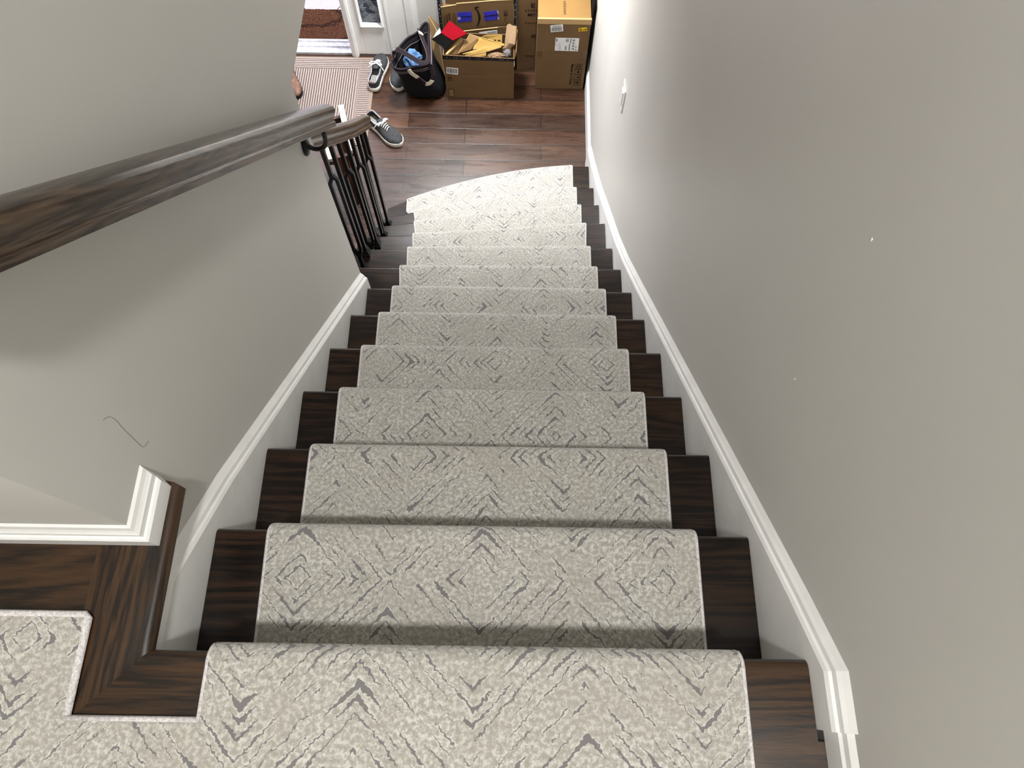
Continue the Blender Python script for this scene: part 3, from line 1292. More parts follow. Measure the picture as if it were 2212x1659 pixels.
# lower railing on the open side with iron balusters
lr = thing('stair_railing', 'lower brown rail on black iron balusters beside the fanned bottom steps', 'railing', (-0.58, 1.8, 0.6))
BAL = [(-0.575, 1.528, 1.699), (-0.573, 1.606, 1.616), (-0.573, 1.690, 1.530), (-0.573, 1.771, 1.453), (-0.578, 1.852, 1.376), (-0.585, 1.948, 1.277), (-0.598, 2.052, 1.176), (-0.610, 2.145, 1.085)]
rp = [(-0.575, 1.258, 1.955)] + [(x, y, z) for x, y, z in BAL] + [(-0.614, 2.185, 1.045)]
rp = [(-0.575, 1.258, 1.975), (-0.575, 1.40, 1.832), (-0.574, 1.55, 1.682), (-0.574, 1.69, 1.542), (-0.576, 1.83, 1.402), (-0.585, 1.948, 1.287), (-0.597, 2.05, 1.185), (-0.609, 2.14, 1.095), (-0.616, 2.20, 1.036)]
obj('rail', sweep_rail(rp, 0.057, 0.055), M['rail'], lr, smooth=True, auto=35, bevel=0.002)


def rail_z(y):
    for a, b in zip(rp[:-1], rp[1:]):
        if a[1] <= y <= b[1]:
            return lerp(a[2], b[2], (y - a[1]) / (b[1] - a[1]))
    return rp[-1][2]


for i, (x, y, z) in enumerate(BAL):
    k = 8 + i // 2
    zb = zt(k) + 0.0008
    top = rail_z(y) + 0.006
    bm = bmesh.new()
    w = 0.0135
    if i % 2 == 0:
        # one bar cranked sideways at a knuckle, a short return bar filling the gap
        zk = zb + (top - zb) * 0.79
        squarebar(bm, [(x, y, top), (x, y, zk), (x - 0.013, y - 0.004, zk - 0.03), (x - 0.013, y - 0.004, zb + 0.16), (x, y, zb + 0.11), (x, y, zb)], w)
        squarebar(bm, [(x + 0.001, y + 0.001, zk + 0.012), (x + 0.013, y + 0.006, zk - 0.02), (x + 0.013, y + 0.006, zb + 0.16), (x + 0.001, y + 0.001, zb + 0.105)], w * 0.9)
    else:
        squarebar(bm, [(x, y, top), (x, y, zb)], w)
    b = obj('baluster', bm, M['black_metal'], lr)
    bm = bmesh.new()
    for (w0, w1, z0, z1) in ((0.017, 0.017, 0.0, 0.012), (0.017, 0.0125, 0.012, 0.017), (0.0125, 0.0125, 0.017, 0.024), (0.0125, 0.0085, 0.024, 0.031)):
        rings = [[(x + sx * ww, y + sy * ww, zb + zz) for sx, sy in ((-1, -1), (1, -1), (1, 1), (-1, 1))] for ww, zz in ((w0, z0), (w1, z1))]
        loft(bm, rings)
    obj('baluster_shoe', bm, M['black_metal'], b)

# ------------------------------------------------------------------ light switch on the right wall
sx = wall_x(2.18)
sw = thing('light_switch', 'white rocker light switch on the right wall above the lower steps', 'light switch', (sx, 2.178, 1.27))
bm = prismb([(sx - 0.0003, 2.142, 1.212), (sx - 0.0003, 2.214, 1.212), (sx - 0.0003, 2.214, 1.328), (sx - 0.0003, 2.142, 1.328)], (-0.0065, 0, 0))
obj('switch_plate', bm, M['plate'], sw, bevel=0.002)
bm = prismb([(sx - 0.0068, 2.161, 1.237), (sx - 0.0068, 2.195, 1.237), (sx - 0.0068, 2.195, 1.303), (sx - 0.0068, 2.161, 1.303)], (-0.004, 0, 0))
obj('switch_rocker', bm, M['plate'], sw, bevel=0.001)

# ------------------------------------------------------------------ cardboard boxes
NF = (0, -1, 0)


def bars_bm(corners, n, cols, seed, v0=0.15, v1=0.85, u0=0.08, u1=0.92, off=0.0016):
    """barcode bars inside a label quad (corners tl, tr, br, bl)"""
    rnd = random.Random(seed)
    tl, tr, br_, bl = [Vector(c) for c in corners]

    def at(u, v):
        return (tl * (1 - u) + tr * u) * (1 - v) + (bl * (1 - u) + br_ * u) * v
    bm = bmesh.new()
    n = Vector(n)
    for i in range(cols):
        a = u0 + (u1 - u0) * i / cols
        w = (u1 - u0) / cols * rnd.uniform(0.3, 0.85)
        prism(bm, [at(a, v0) + n * off, at(a + w, v0) + n * off, at(a + w, v1) + n * off, at(a, v1) + n * off], n * 0.0003)
    return bm


def quad_in(corners, u0, v0, u1, v1, n, off=0.0016):
    tl, tr, br_, bl = [Vector(c) for c in corners]

    def at(u, v):
        return (tl * (1 - u) + tr * u) * (1 - v) + (bl * (1 - u) + br_ * u) * v
    n = Vector(n)
    return [at(u0, v0) + n * off, at(u1, v0) + n * off, at(u1, v1) + n * off, at(u0, v1) + n * off]


def xz(pts, y):
    return [(x, y, z) for x, z in pts]


# tall sealed box by the right wall
YD = 3.464
DX0, DX1, DH = 0.168, 0.478, 0.526
t = thing('cardboard_box', 'tall sealed brown box with brightly lit taped top standing by the right wall', 'box', (0.32, 3.58, 0), group=None)
body = obj('box_body', boxb((DX0, YD, 0.0006), (DX1, 3.712, DH)), M['card'], t, bevel=0.003)
bm = bmesh.new()
box(bm, (DX0 + 0.002, YD + 0.003, DH + 0.0003), (DX1 - 0.002, 3.71, DH + 0.0028))
obj('lid_flap', bm, M['card_lit'], t)
bm = bmesh.new()
box(bm, (DX0 - 0.0012, YD - 0.0012, DH - 0.03), (DX1 + 0.0012, YD + 0.0005, DH + 0.0035))
box(bm, (DX0 - 0.0012, YD - 0.001, DH + 0.0028), (DX1 + 0.0012, YD + 0.012, DH + 0.0036))
obj('edge_tape', bm, M['card_edge'], t)
bm = bmesh.new()
for (x0, x1, z0, z1) in ((DX0, 0.203, 0.252, 0.302), (0.452, DX1, 0.248, 0.306), (DX0 + 0.002, 0.21, 0.47, 0.493)):
    box(bm, (x0, YD - 0.0008, z0), (x1, YD - 0.0001, z1))
obj('tape_patch', bm, M['clear_tape'], t)
c = xz([(0.242, 0.486), (0.314, 0.495), (0.32, 0.448), (0.248, 0.439)], YD)
l = obj('barcode_label', facequad(c, NF), M['paper'], t)
obj('printed_bars', bars_bm(c, NF, 17, 1, 0.3, 0.88), M['ink_grey'], l)
obj('printed_line', prismb(quad_in(c, 0.16, 0.12, 0.84, 0.2, NF), Vector(NF) * 0.0003), M['ink_grey'], l)
c = xz([(0.408, 0.471), (0.455, 0.477), (0.46, 0.453), (0.41, 0.448)], YD)
l = obj('yellow_label', facequad(c, NF), M['yellow'], t)
bm = bmesh.new()
for q4 in ((0.1, 0.22, 0.18, 0.8), (0.2, 0.15, 0.34, 0.42), (0.22, 0.55, 0.36, 0.85), (0.42, 0.55, 0.52, 0.72), (0.55, 0.52, 0.72, 0.66), (0.74, 0.35, 0.9, 0.72)):
    prism(bm, quad_in(c, *q4, NF), Vector(NF) * 0.0003)
obj('printed_mark', bm, M['ink'], l)
c = xz([(0.278, 0.401), (0.419, 0.399), (0.419, 0.304), (0.278, 0.307)], YD)
l = obj('shipping_label', facequad(c, NF), M['paper'], t)
bm = bmesh.new()
for q4 in ((0.635, 0.03, 0.665, 0.40), (0.60, 0.43, 0.63, 0.96), (0.04, 0.08, 0.075, 0.28)):
    prism(bm, quad_in(c, *q4, NF), Vector(NF) * 0.0003)
obj('printed_bar', bm, M['ink'], l)
bm = bmesh.new()
for q4 in ((0.44, 0.08, 0.57, 0.30), (0.42, 0.60, 0.50, 0.92), (0.72, 0.08, 0.83, 0.25), (0.72, 0.32, 0.82, 0.46), (0.72, 0.52, 0.82, 0.68), (0.72, 0.74, 0.83, 0.9), (0.87, 0.6, 0.92, 0.74), (0.88, 0.82, 0.93, 0.96)):
    prism(bm, quad_in(c, *q4, NF), Vector(NF) * 0.0003)
for k in range(3):
    prism(bm, quad_in(c, 0.17 + k * 0.035, 0.35 + 0.12 * k, 0.18 + k * 0.035, 0.95, NF), Vector(NF) * 0.0003)
prism(bm, quad_in(c, 0.05, 0.34, 0.06, 0.72, NF), Vector(NF) * 0.0003)
obj('printed_block', bm, M['ink_faint'], l)
# rotated lettering and handling symbols
obj('printed_text', text_on('Made in China', (0.388, YD, 0.205), (0, 0, -0.165), (0.0165, 0, 0), NF, True), M['ink'], t)
bm = bmesh.new()


def frame_q(bm, x0, x1, z0, z1, w, y):
    for a in ((x0, z0, x1, z0 + w), (x0, z1 - w, x1, z1), (x0, z0, x0 + w, z1), (x1 - w, z0, x1, z1)):
        box(bm, (a[0], y - 0.0014, a[1]), (a[2], y - 0.0008, a[3]))


cell = 0.0425
for k in range(4):
    z1 = 0.207 - k * cell
    frame_q(bm, 0.413, 0.457, z1 - cell, z1, 0.0022, YD)
zc = 0.207 - 0.5 * cell
for a in range(3):
    a0 = a * 2 * PI / 3 + 0.2
    pts = [(0.435 + 0.008 * math.cos(a0 + f), zc + 0.008 * math.sin(a0 + f)) for f in (0, 0.8, 1.5)] + [(0.435 + 0.0145 * math.cos(a0 + f), zc + 0.0145 * math.sin(a0 + f)) for f in (1.6, 0.8, 0)]
    prism(bm, xz(pts, YD - 0.0008), (0, -0.0006, 0))
zc -= cell
prism(bm, xz([(0.432 + 0.012 * math.cos(a), zc + 0.012 * math.sin(a)) for a in [PI / 2 - PI * i / 8 for i in range(9)]], YD - 0.0008), (0, -0.0006, 0))
box(bm, (0.420, YD - 0.0014, zc - 0.001), (0.432, YD - 0.0008, zc + 0.001))
zc -= cell
prism(bm, xz([(0.450, zc - 0.010), (0.450, zc + 0.010), (0.432, zc + 0.0015), (0.420, zc + 0.0015), (0.420, zc - 0.0015), (0.432, zc - 0.0015)], YD - 0.0008), (0, -0.0006, 0))
zc -= cell
prism(bm, xz([(0.450, zc), (0.436, zc + 0.011), (0.436, zc + 0.004), (0.428, zc + 0.004), (0.428, zc - 0.004), (0.436, zc - 0.004), (0.436, zc - 0.011)], YD - 0.0008), (0, -0.0006, 0))
box(bm, (0.421, YD - 0.0014, zc - 0.01), (0.424, YD - 0.0008, zc + 0.01))
obj('handling_symbols', bm, M['ink'], t)
# run of blocky printing on the top
bm = bmesh.new()
z = DH + 0.0029
yy = 3.502
rnd = random.Random(4)
for k in range(9):
    y0 = yy + k * 0.0122
    box(bm, (0.318, y0, z), (0.3205, y0 + 0.010, z + 0.0003))
    box(bm, (0.3275, y0 + rnd.choice((0, 0.004)), z), (0.330, y0 + 0.010, z + 0.0003))
    box(bm, (0.3205, y0, z), (0.3275, y0 + 0.0028, z + 0.0003))
    if rnd.random() < 0.6:
        box(bm, (0.3225, y0 + 0.0055, z), (0.3275, y0 + 0.008, z + 0.0003))
obj('top_print', bm, M['ink'], t)

# dark slim panel between that box and the wall
t = obj('black_panel', prismb([(0.4815, 3.475, 0.0006), (0.4905, 3.475, 0.0006), (0.4905, 3.725, 0.0006), (0.4815, 3.725, 0.0006)], (0.0, 0, 0.62)), M['black_card'], bevel=0.002)
rebase(t, (0.486, 3.6, 0.0006))
tag(t, 'slim black panel squeezed between the tall taped box and the right wall', 'panel')

# box standing behind, half hidden
YCF = 3.62
t = thing('cardboard_box', 'plain brown box lettered E and MET half hidden behind the tall box', 'box', (0.11, 3.68, 0))
obj('box_body', boxb((0.050, YCF, 0.0006), (0.166, 3.73, 0.66)), M['card'], t, bevel=0.002)
obj('printed_text', text_on('E', (0.130, YCF, 0.472), (0.022, 0, 0), (0, 0, 0.030), NF, True), M['ink'], t)
obj('printed_text', text_on('MET', (0.112, YCF, 0.413), (0.049, 0, 0), (0, 0, 0.019), NF, True), M['ink'], t)
obj('printed_text', text_on('WARN', (0.102, YCF, 0.108), (0.058, 0, 0), (0, 0, 0.017), NF, True), M['ink_brown'], t)
bm = bmesh.new()
for x, z in [(0.098, 0.451), (0.114, 0.452), (0.13, 0.452), (0.145, 0.452), (0.101, 0.364), (0.117, 0.364), (0.133, 0.364), (0.148, 0.365), (0.1605, 0.452), (0.1625, 0.365)]:
    prism(bm, [(x + 0.0042 * math.cos(a * PI / 5), YCF - 0.0008, z + 0.0042 * math.sin(a * PI / 5)) for a in range(10)], (0, -0.0005, 0))
obj('printed_dots', bm, M['ink'], t)
bm = bmesh.new()
ring_o = [(0.137 + 0.012 - 0.012 * math.cos(a), 0.2695 + 0.0115 * math.sin(a)) for a in [PI / 2 - PI * i / 10 for i in range(11)]]
o1 = [(0.165, 0.281)] + [(0.149 - 0.012 * math.sin(PI * i / 10), 0.2695 + 0.0115 * math.cos(PI * i / 10)) for i in range(11)] + [(0.165, 0.258)]
i1 = [(0.165, 0.264)] + [(0.149 - 0.0055 * math.sin(PI * i / 10), 0.2695 - 0.0055 * math.cos(PI * i / 10)) for i in range(11)] + [(0.165, 0.275)]
prism(bm, xz(o1 + i1, YCF - 0.0008), (0, -0.0005, 0))
obj('printed_ring', bm, M['ink'], t)
bm = bmesh.new()
box(bm, (0.094, YCF - 0.0009, 0.018), (0.166, YCF - 0.0002, 0.127))
obj('tape_patch', bm, M['clear_tape'], t)

# big carton with the curved arrow, behind the open box
YB = 3.6
t = thing('cardboard_box', 'large brown carton with curved black arrow and two strips of blue tape', 'box', (-0.19, 3.67, 0))
obj('box_body', boxb((-0.405, 3.612, 0.0006), (0.032, 3.732, 0.40)), M['card'], t, bevel=0.002)
fl = xz([(-0.403, 0.479), (-0.309, 0.497), (-0.309, 0.504), (-0.075, 0.531), (0.025, 0.538), (0.034, 0.300), (-0.409, 0.300)], YB)
flap = obj('front_flap', prismb(fl, (0, 0.004, 0)), M['card'], t)
obj('flap_edge', prismb(xz([(-0.403, 0.479), (-0.309, 0.497), (-0.309, 0.504), (-0.075, 0.531), (0.025, 0.538), (0.025, 0.5395), (-0.075, 0.5335), (-0.311, 0.507), (-0.311, 0.4995), (-0.403, 0.482)], YB - 0.0005), (0, 0.005, 0)), M['card_edge'], flap)
rear = obj('rear_flap', prismb([(-0.385, 3.722, 0.40), (0.03, 3.722, 0.40), (0.03, 3.722, 0.60), (-0.385, 3.722, 0.60)], (0, 0.004, 0)), M['card'], t)
bm = bmesh.new()
box(bm, (-0.4215, 3.603, 0.20), (-0.4062, 3.73, 0.62))
prism(bm, xz([(-0.419, 0.30), (-0.404, 0.30), (-0.403, 0.475), (-0.414, 0.5)], YB - 0.0008), (0, 0.001, 0))
box(bm, (0.0335, 3.603, 0.25), (0.0385, 3.73, 0.60))
prism(bm, xz([(0.0345, 0.31), (0.042, 0.31), (0.036, 0.545), (0.0265, 0.54)], YB - 0.0008), (0, 0.001, 0))
obj('corner_tape', bm, M['black_tape'], t)
bm = bmesh.new()
rnd = random.Random(9)
for k in range(9):
    z = 0.315 + k * 0.025
    x = -0.4175 + rnd.uniform(0, 0.006)
    box(bm, (x, YB - 0.0015, z), (x + rnd.uniform(0.002, 0.005), YB - 0.0009, z + rnd.uniform(0.003, 0.012)))
for z in (0.36, 0.42, 0.47, 0.505):
    box(bm, (0.034, YB - 0.0015, z), (0.038, YB - 0.0009, z + 0.006))
obj('tape_print', bm, M['tape_print'], t)
for c in ([(-0.307, 0.447), (-0.222, 0.455), (-0.222, 0.389), (-0.308, 0.379)], [(-0.152, 0.453), (-0.069, 0.468), (-0.064, 0.405), (-0.147, 0.391)]):
    c3 = xz(c, YB)
    b_ = obj('blue_tape', facequad(c3, NF), M['blue_tape'], t)
    bm = bmesh.new()
    rnd = random.Random(int(abs(c[0][0]) * 1000))
    u = 0.02 if c[0][0] > -0.2 else 0.24
    while u < 0.95:
        w = rnd.uniform(0.02, 0.06)
        prism(bm, quad_in(c3, u, 0.42 + rnd.uniform(-0.02, 0.02), min(u + w, 0.98), 0.53 + rnd.uniform(-0.02, 0.02), NF), Vector(NF) * 0.0003)
        u += w + 0.008
    obj('tape_lettering', bm, M['ink'], b_)
    if c[0][0] < -0.2:
        bm = bmesh.new()
        for q4 in ((0.0, 0.5, 0.2, 0.55), (0.0, 0.5, 0.03, 0.72), (0.16, 0.5, 0.2, 0.68), (0.0, 0.68, 0.17, 0.73)):
            prism(bm, quad_in(c3, *q4, NF, 0.002), Vector(NF) * 0.0003)
        obj('white_mark', bm, M['paper'], b_)
    else:
        bm = bmesh.new()
        for q4 in ((0.97, 0.05, 1.03, 0.2), (1.0, 0.22, 1.05, 0.36), (0.97, 0.75, 1.02, 0.98)):
            prism(bm, quad_in(c3, *q4, NF, 0.002), Vector(NF) * 0.0003)
        obj('torn_edge', bm, M['paper'], b_)
bm = prismb(xz([(-0.192, 0.476), (-0.181, 0.459), (-0.171, 0.431), (-0.17, 0.408), (-0.178, 0.379), (-0.194, 0.349), (-0.197, 0.35), (-0.186, 0.382), (-0.183, 0.408), (-0.183, 0.43), (-0.189, 0.456), (-0.197, 0.471)], YB - 0.0008), (0, -0.0006, 0))
prism(bm, xz([(-0.204, 0.485), (-0.192, 0.491), (-0.177, 0.488), (-0.179, 0.481), (-0.191, 0.482), (-0.195, 0.476), (-0.197, 0.465), (-0.201, 0.47)], YB - 0.0009), (0, -0.0006, 0))
obj('curved_arrow', bm, M['ink'], t)
obj('printed_text', text_on('128', (-0.031, YB, 0.464), (-0.001, 0, -0.036), (0.024, 0, 0.001), NF, True), M['ink'], t)
obj('printed_text', text_on('2.4', (-0.029, YB, 0.416), (0, 0, -0.022), (0.012, 0, 0), NF), M['ink_brown'], t)
bm = bmesh.new()
rnd = random.Random(3)
for (x, za, zb_, w) in ((-0.390, 0.423, 0.361, 0.004), (-0.376, 0.433, 0.358, 0.008), (-0.361, 0.443, 0.359, 0.008), (-0.337, 0.437, 0.379, 0.002), (-0.331, 0.44, 0.379, 0.002), (-0.324, 0.44, 0.36, 0.003)):
    z = za
    while z > zb_:
        h = rnd.uniform(0.004, 0.011)
        box(bm, (x, YB - 0.0014, z - h), (x + w, YB - 0.0008, z))
        z -= h + 0.002
obj('printed_panel', bm, M['ink_brown'], t)

# folded cardboard sheet that leans on the wall behind the bag
t = thing('cardboard_sheet', 'creased tan cardboard sheet leaning upright between the black bag and the open box', 'cardboard', (-0.46, 3.61, 0))
bm = slab([(-0.515, 3.655, 0.001), (-0.412, 3.552, 0.001), (-0.434, 3.60, 0.29), (-0.450, 3.655, 0.282), (-0.492, 3.70, 0.335)], 0.005)
obj('sheet', bm, M['card_edge'], t)
bm = slab([(-0.492, 3.7005, 0.337), (-0.450, 3.6555, 0.284), (-0.432, 3.668, 0.292)], 0.005)
obj('folded_corner', bm, M['card'], t)

# open box in front
YA = 3.378
AX0, AX1, AB, AH = -0.391, 0.034, 3.565, 0.335
t = thing('cardboard_box', 'open brown box with black taped rim, heaped with packaging waste', 'box', (-0.18, 3.47, 0))
bm = bmesh.new()
T = 0.005
outer = [(AX0, YA), (AX1, YA), (AX1, AB), (AX0, AB)]
inner = [(AX0 + T, YA + T), (AX1 - T, YA + T), (AX1 - T, AB - T), (AX0 + T, AB - T)]
hts = [AH + 0.003, AH - 0.016, AH - 0.006, AH]
rings = [[(x, y, 0.0006) for x, y in outer], [(x, y, h) for (x, y), h in zip(outer, hts)], [(x, y, h) for (x, y), h in zip(inner, hts)], [(x, y, 0.006) for x, y in inner]]
loft(bm, rings)
obj('box_body', bm, M['card'], t)
bm = bmesh.new()
lo = [(-0.392, 0.317), (0.0345, 0.303)]
prism(bm, xz([(-0.392, 0.3385), (-0.30, 0.334), (-0.2, 0.330), (-0.1, 0.3255), (0.0345, 0.3195), (0.0345, 0.299), (-0.392, 0.309)], YA - 0.001), (0, 0.0009, 0))
obj('rim_tape', bm, M['black_tape'], t)
bm = bmesh.new()
rnd = random.Random(5)
for x in (-0.37, -0.325, -0.31, -0.28, -0.235, -0.19, -0.175, -0.145, -0.1, -0.05, -0.035, -0.005):
    z = 0.3285 - (x + 0.39) * 0.034 - 0.008
    box(bm, (x, YA - 0.0015, z), (x + rnd.uniform(0.002, 0.005), YA - 0.001, z + rnd.uniform(0.004, 0.008)))
obj('tape_print', bm, M['tape_print'], t)
c = xz([(-0.377, 0.249), (-0.305, 0.241), (-0.31, 0.19), (-0.381, 0.2)], YA)
l = obj('barcode_label', facequad(c, NF), M['paper'], t)
obj('printed_bars', bars_bm(c, NF, 16, 2, 0.14, 0.82), M['ink_grey'], l)
bm = bmesh.new()
for x in (-0.3705, -0.3555):
    box(bm, (x - 0.0022, YA - 0.0014, 0.146), (x + 0.0022, YA - 0.0008, 0.166))
    prism(bm, xz([(x - 0.0055, 0.163), (x + 0.0055, 0.163), (x, 0.178)], YA - 0.0008), (0, -0.0006, 0))
box(bm, (-0.381, YA - 0.0014, 0.141), (-0.345, YA - 0.0008, 0.1435))
obj('up_arrows', bm, M['ink_brown'], t)
bm = bmesh.new()
frame_q(bm, -0.379, -0.343, 0.008, 0.074, 0.0035, YA)
obj('printed_frame', bm, M['ink_brown'], t)
bm = bmesh.new()
box(bm, (-0.377, YA - 0.0007, 0.010), (-0.345, YA - 0.0001, 0.072))
obj('window_print', bm, M['card_dark'], t)
bm = bmesh.new()
prism(bm, xz([(-0.30, 0.1775), (0.033, 0.181), (0.033, 0.1818), (-0.30, 0.1785)], YA - 0.0008), (0, 0.0007, 0))
obj('crease', bm, M['card_dark'], t)
rf = obj('rear_flap', prismb([(-0.30, 3.569, 0.26), (0.02, 3.569, 0.26), (0.02, 3.573, 0.375), (-0.066, 3.573, 0.372), (-0.067, 3.573, 0.367), (-0.289, 3.573, 0.335), (-0.30, 3.573, 0.332)], (0, 0.004, 0)), M['card'], t)
obj('flap_edge', prismb([(-0.30, 3.5715, 0.332), (-0.289, 3.5715, 0.335), (-0.067, 3.5715, 0.367), (-0.067, 3.5715, 0.370), (-0.30, 3.5715, 0.335)], (0, 0.006, 0)), M['card_edge'], rf)
c = [(-0.182, 3.5715, 0.334), (-0.071, 3.5715, 0.354), (-0.070, 3.5695, 0.310), (-0.181, 3.5695, 0.296)]
l = obj('shipping_label', facequad(c, NF), M['paper'], rf)
c2 = [(-0.135, 3.569, 0.342), (-0.071, 3.569, 0.353), (-0.070, 3.567, 0.315), (-0.134, 3.567, 0.305)]
rfp = bars_bm(c2, NF, 12, 8, 0.1, 0.45, 0.05, 0.95, 0.0006)
obj('printed_bars', rfp, M['ink_grey'], rf)
# right flap folded up, torn white edge
bm = slab([(0.0345, 3.39, 0.30), (0.0345, 3.56, 0.31), (0.050, 3.56, 0.37), (0.044, 3.40, 0.345)], 0.004)
obj('side_flap', bm, M['card'], t)
bm = prismb(xz([(0.0335, 0.305), (0.038, 0.300), (0.037, 0.262), (0.034, 0.258)], YA - 0.001), (0, 0.0008, 0))
obj('torn_edge', bm, M['paper'], t)

# packaging waste in the open box: every piece is a thing
WG = 'packaging waste in the open box'


def piece(name, label, cat, pts, mat, th=0.004, edge=None, group=WG):
    bm = slab(pts, th)
    o = obj(name, bm, mat)
    base = [min(p[i] for p in pts) for i in range(3)]
    rebase(o, base)
    tag(o, label, cat, group)
    return o


t = thing('gift_box', 'red and black card box tipped open at the left of the waste heap', 'box', (-0.36, 3.48, 0.335), group=WG)
obj('red_lid', slab([(-0.35, 3.549, 0.4301), (-0.242, 3.448, 0.4301), (-0.327, 3.435, 0.3901), (-0.402, 3.496, 0.3901)], -0.008), M['red'], t)
obj('black_tray', slab([(-0.402, 3.495, 0.3896), (-0.327, 3.434, 0.3896), (-0.374, 3.417, 0.3451), (-0.462, 3.495, 0.3451)], -0.006), M['black_card'], t)
obj('white_lining', slab([(-0.409, 3.514, 0.4121), (-0.403, 3.500, 0.3901), (-0.452, 3.50, 0.3541), (-0.437, 3.532, 0.3621)], -0.003), M['paper'], t)
piece('cardboard_strip', 'narrow brown cardboard strip with pale cut edge beside the black tray', 'cardboard', [(-0.284, 3.475, 0.385), (-0.273, 3.457, 0.385), (-0.366, 3.402, 0.322), (-0.380, 3.406, 0.322)], M['card_edge'], 0.004)
piece('cardboard_piece', 'dark brown cardboard piece standing under the narrow pale-edged strip', 'cardboard', [(-0.279, 3.463, 0.378), (-0.258, 3.470, 0.33), (-0.300, 3.428, 0.30), (-0.366, 3.409, 0.312)], M['card_dark'], 0.003)
piece('paper_scrap', 'small kraft scrap between the two dark cardboard pieces', 'paper', [(-0.275, 3.476, 0.372), (-0.254, 3.469, 0.372), (-0.270, 3.452, 0.345), (-0.292, 3.460, 0.345)], M['kraft'], 0.003)
t = thing('folded_cardboard', 'large dark cardboard panel with long pale edge leaning in mid heap', 'cardboard', (-0.24, 3.44, 0.32), group=WG)
obj('panel', slab([(-0.232, 3.478, 0.40), (-0.178, 3.468, 0.392), (-0.224, 3.436, 0.33), (-0.302, 3.417, 0.318)], -0.003), M['card_dark'], t)
bm = bmesh.new()
tube(bm, [(-0.230, 3.480, 0.402), (-0.301, 3.417, 0.320)], 0.0024, 6)
tube(bm, [(-0.231, 3.478, 0.402), (-0.179, 3.468, 0.393)], 0.0016, 6)
obj('cut_edge', bm, M['card_edge'], t)
t = thing('paper_mailer', 'large yellow manila mailer with printed patch lying across the heap', 'envelope', (-0.13, 3.46, 0.335), group=WG)
env = obj('mailer_sheet', slab([(-0.189, 3.481, 0.382), (-0.159, 3.474, 0.386), (-0.027, 3.453, 0.36), (-0.025, 3.449, 0.355), (-0.134, 3.444, 0.342), (-0.214, 3.434, 0.336)], -0.004), M['manila'], t)
bm = bmesh.new()
n_ = (Vector((-0.159, 3.474, 0.386)) - Vector((-0.189, 3.481, 0.382))).cross(Vector((-0.027, 3.453, 0.36)) - Vector((-0.189, 3.481, 0.382))).normalized()
if n_.z < 0:
    n_ = -n_
P0 = Vector((-0.143, 3.4655, 0.3705))
U_, V_ = Vector((0.018, 0.006, 0.002)), Vector((-0.026, -0.017, -0.017))
for k in range(5):
    a = P0 + V_ * (k * 0.2)
    prism(bm, [a + n_ * 0.004, a + U_ + n_ * 0.004, a + U_ + V_ * 0.13 + n_ * 0.004, a + V_ * 0.13 + n_ * 0.004], n_ * 0.0004)
obj('printed_patch', bm, M['clear_tape'], env)
t = thing('paper_mailer', 'small opened manila mailer with dark inside at the back of the heap', 'envelope', (-0.1, 3.5, 0.34), group=WG)
obj('mailer_back', slab([(-0.157, 3.500, 0.37), (-0.129, 3.499, 0.381), (-0.039, 3.501, 0.381), (-0.122, 3.495, 0.362)], -0.003), M['manila'], t)
fr = obj('mailer_front', slab([(-0.122, 3.4935, 0.360), (-0.039, 3.497, 0.379), (-0.040, 3.480, 0.340), (-0.118, 3.482, 0.336)], -0.003), M['manila'], t)
bm = bmesh.new()
box(bm, (-0.088, 3.4805, 0.352), (-0.076, 3.4830, 0.362))
box(bm, (-0.066, 3.4815, 0.354), (-0.050, 3.4840, 0.359))
obj('printed_mark', bm, M['ink_brown'], fr)
t = thing('paper_mailer', 'flattened manila mailer fanned open along the front rim of the box', 'envelope', (-0.16, 3.41, 0.325), group=WG)
obj('mailer_back', slab([(-0.274, 3.401, 0.327), (-0.134, 3.431, 0.357), (-0.043, 3.439, 0.352), (-0.12, 3.417, 0.343)], -0.003), M['manila'], t)
obj('mailer_front', slab([(-0.262, 3.394, 0.326), (-0.136, 3.420, 0.350), (-0.134, 3.402, 0.318), (-0.240, 3.391, 0.310)], -0.003), M['manila'], t)
bm = bmesh.new()
tube(bm, [(-0.274, 3.401, 0.327), (-0.134, 3.431, 0.357), (-0.043, 3.439, 0.352)], 0.0018, 6)
tube(bm, [(-0.243, 3.394, 0.325), (-0.12, 3.413, 0.341), (-0.043, 3.437, 0.350)], 0.0018, 6)
obj('paper_edge', bm, M['card_edge'], t)


def crumple(name, label, cat, c, r, mat, seed, sub=4, amp=0.35, fr=3.0, group=WG):
    bm = bmesh.new()
    bmesh.ops.create_icosphere(bm, subdivisions=sub, radius=1.0)
    for v in bm.verts:
        n = v.co.normalized()
        d = 1 + amp * (noise.noise(n * fr + Vector((seed, 0, 0))) + 0.6 * abs(noise.noise(n * fr * 2.3 + Vector((0, seed, 0)))))
        v.co = Vector((n.x * r[0] * d, n.y * r[1] * d, n.z * r[2] * d)) + Vector(c)
    o = obj(name, bm, mat, smooth=True, auto=28)
    rebase(o, (c[0], c[1], c[2] - r[2]))
    tag(o, label, cat, group)
    return o


crumple('paper_wad', 'crumpled kraft paper wad at the front right rim of the open box', 'paper', (-0.072, 3.402, 0.318), (0.045, 0.016, 0.017), M['kraft'], 2.0)
crumple('paper_wad', 'grey crumpled paper in the right corner of the open box', 'paper', (-0.008, 3.430, 0.316), (0.020, 0.022, 0.018), M['grey_paper'], 5.0)
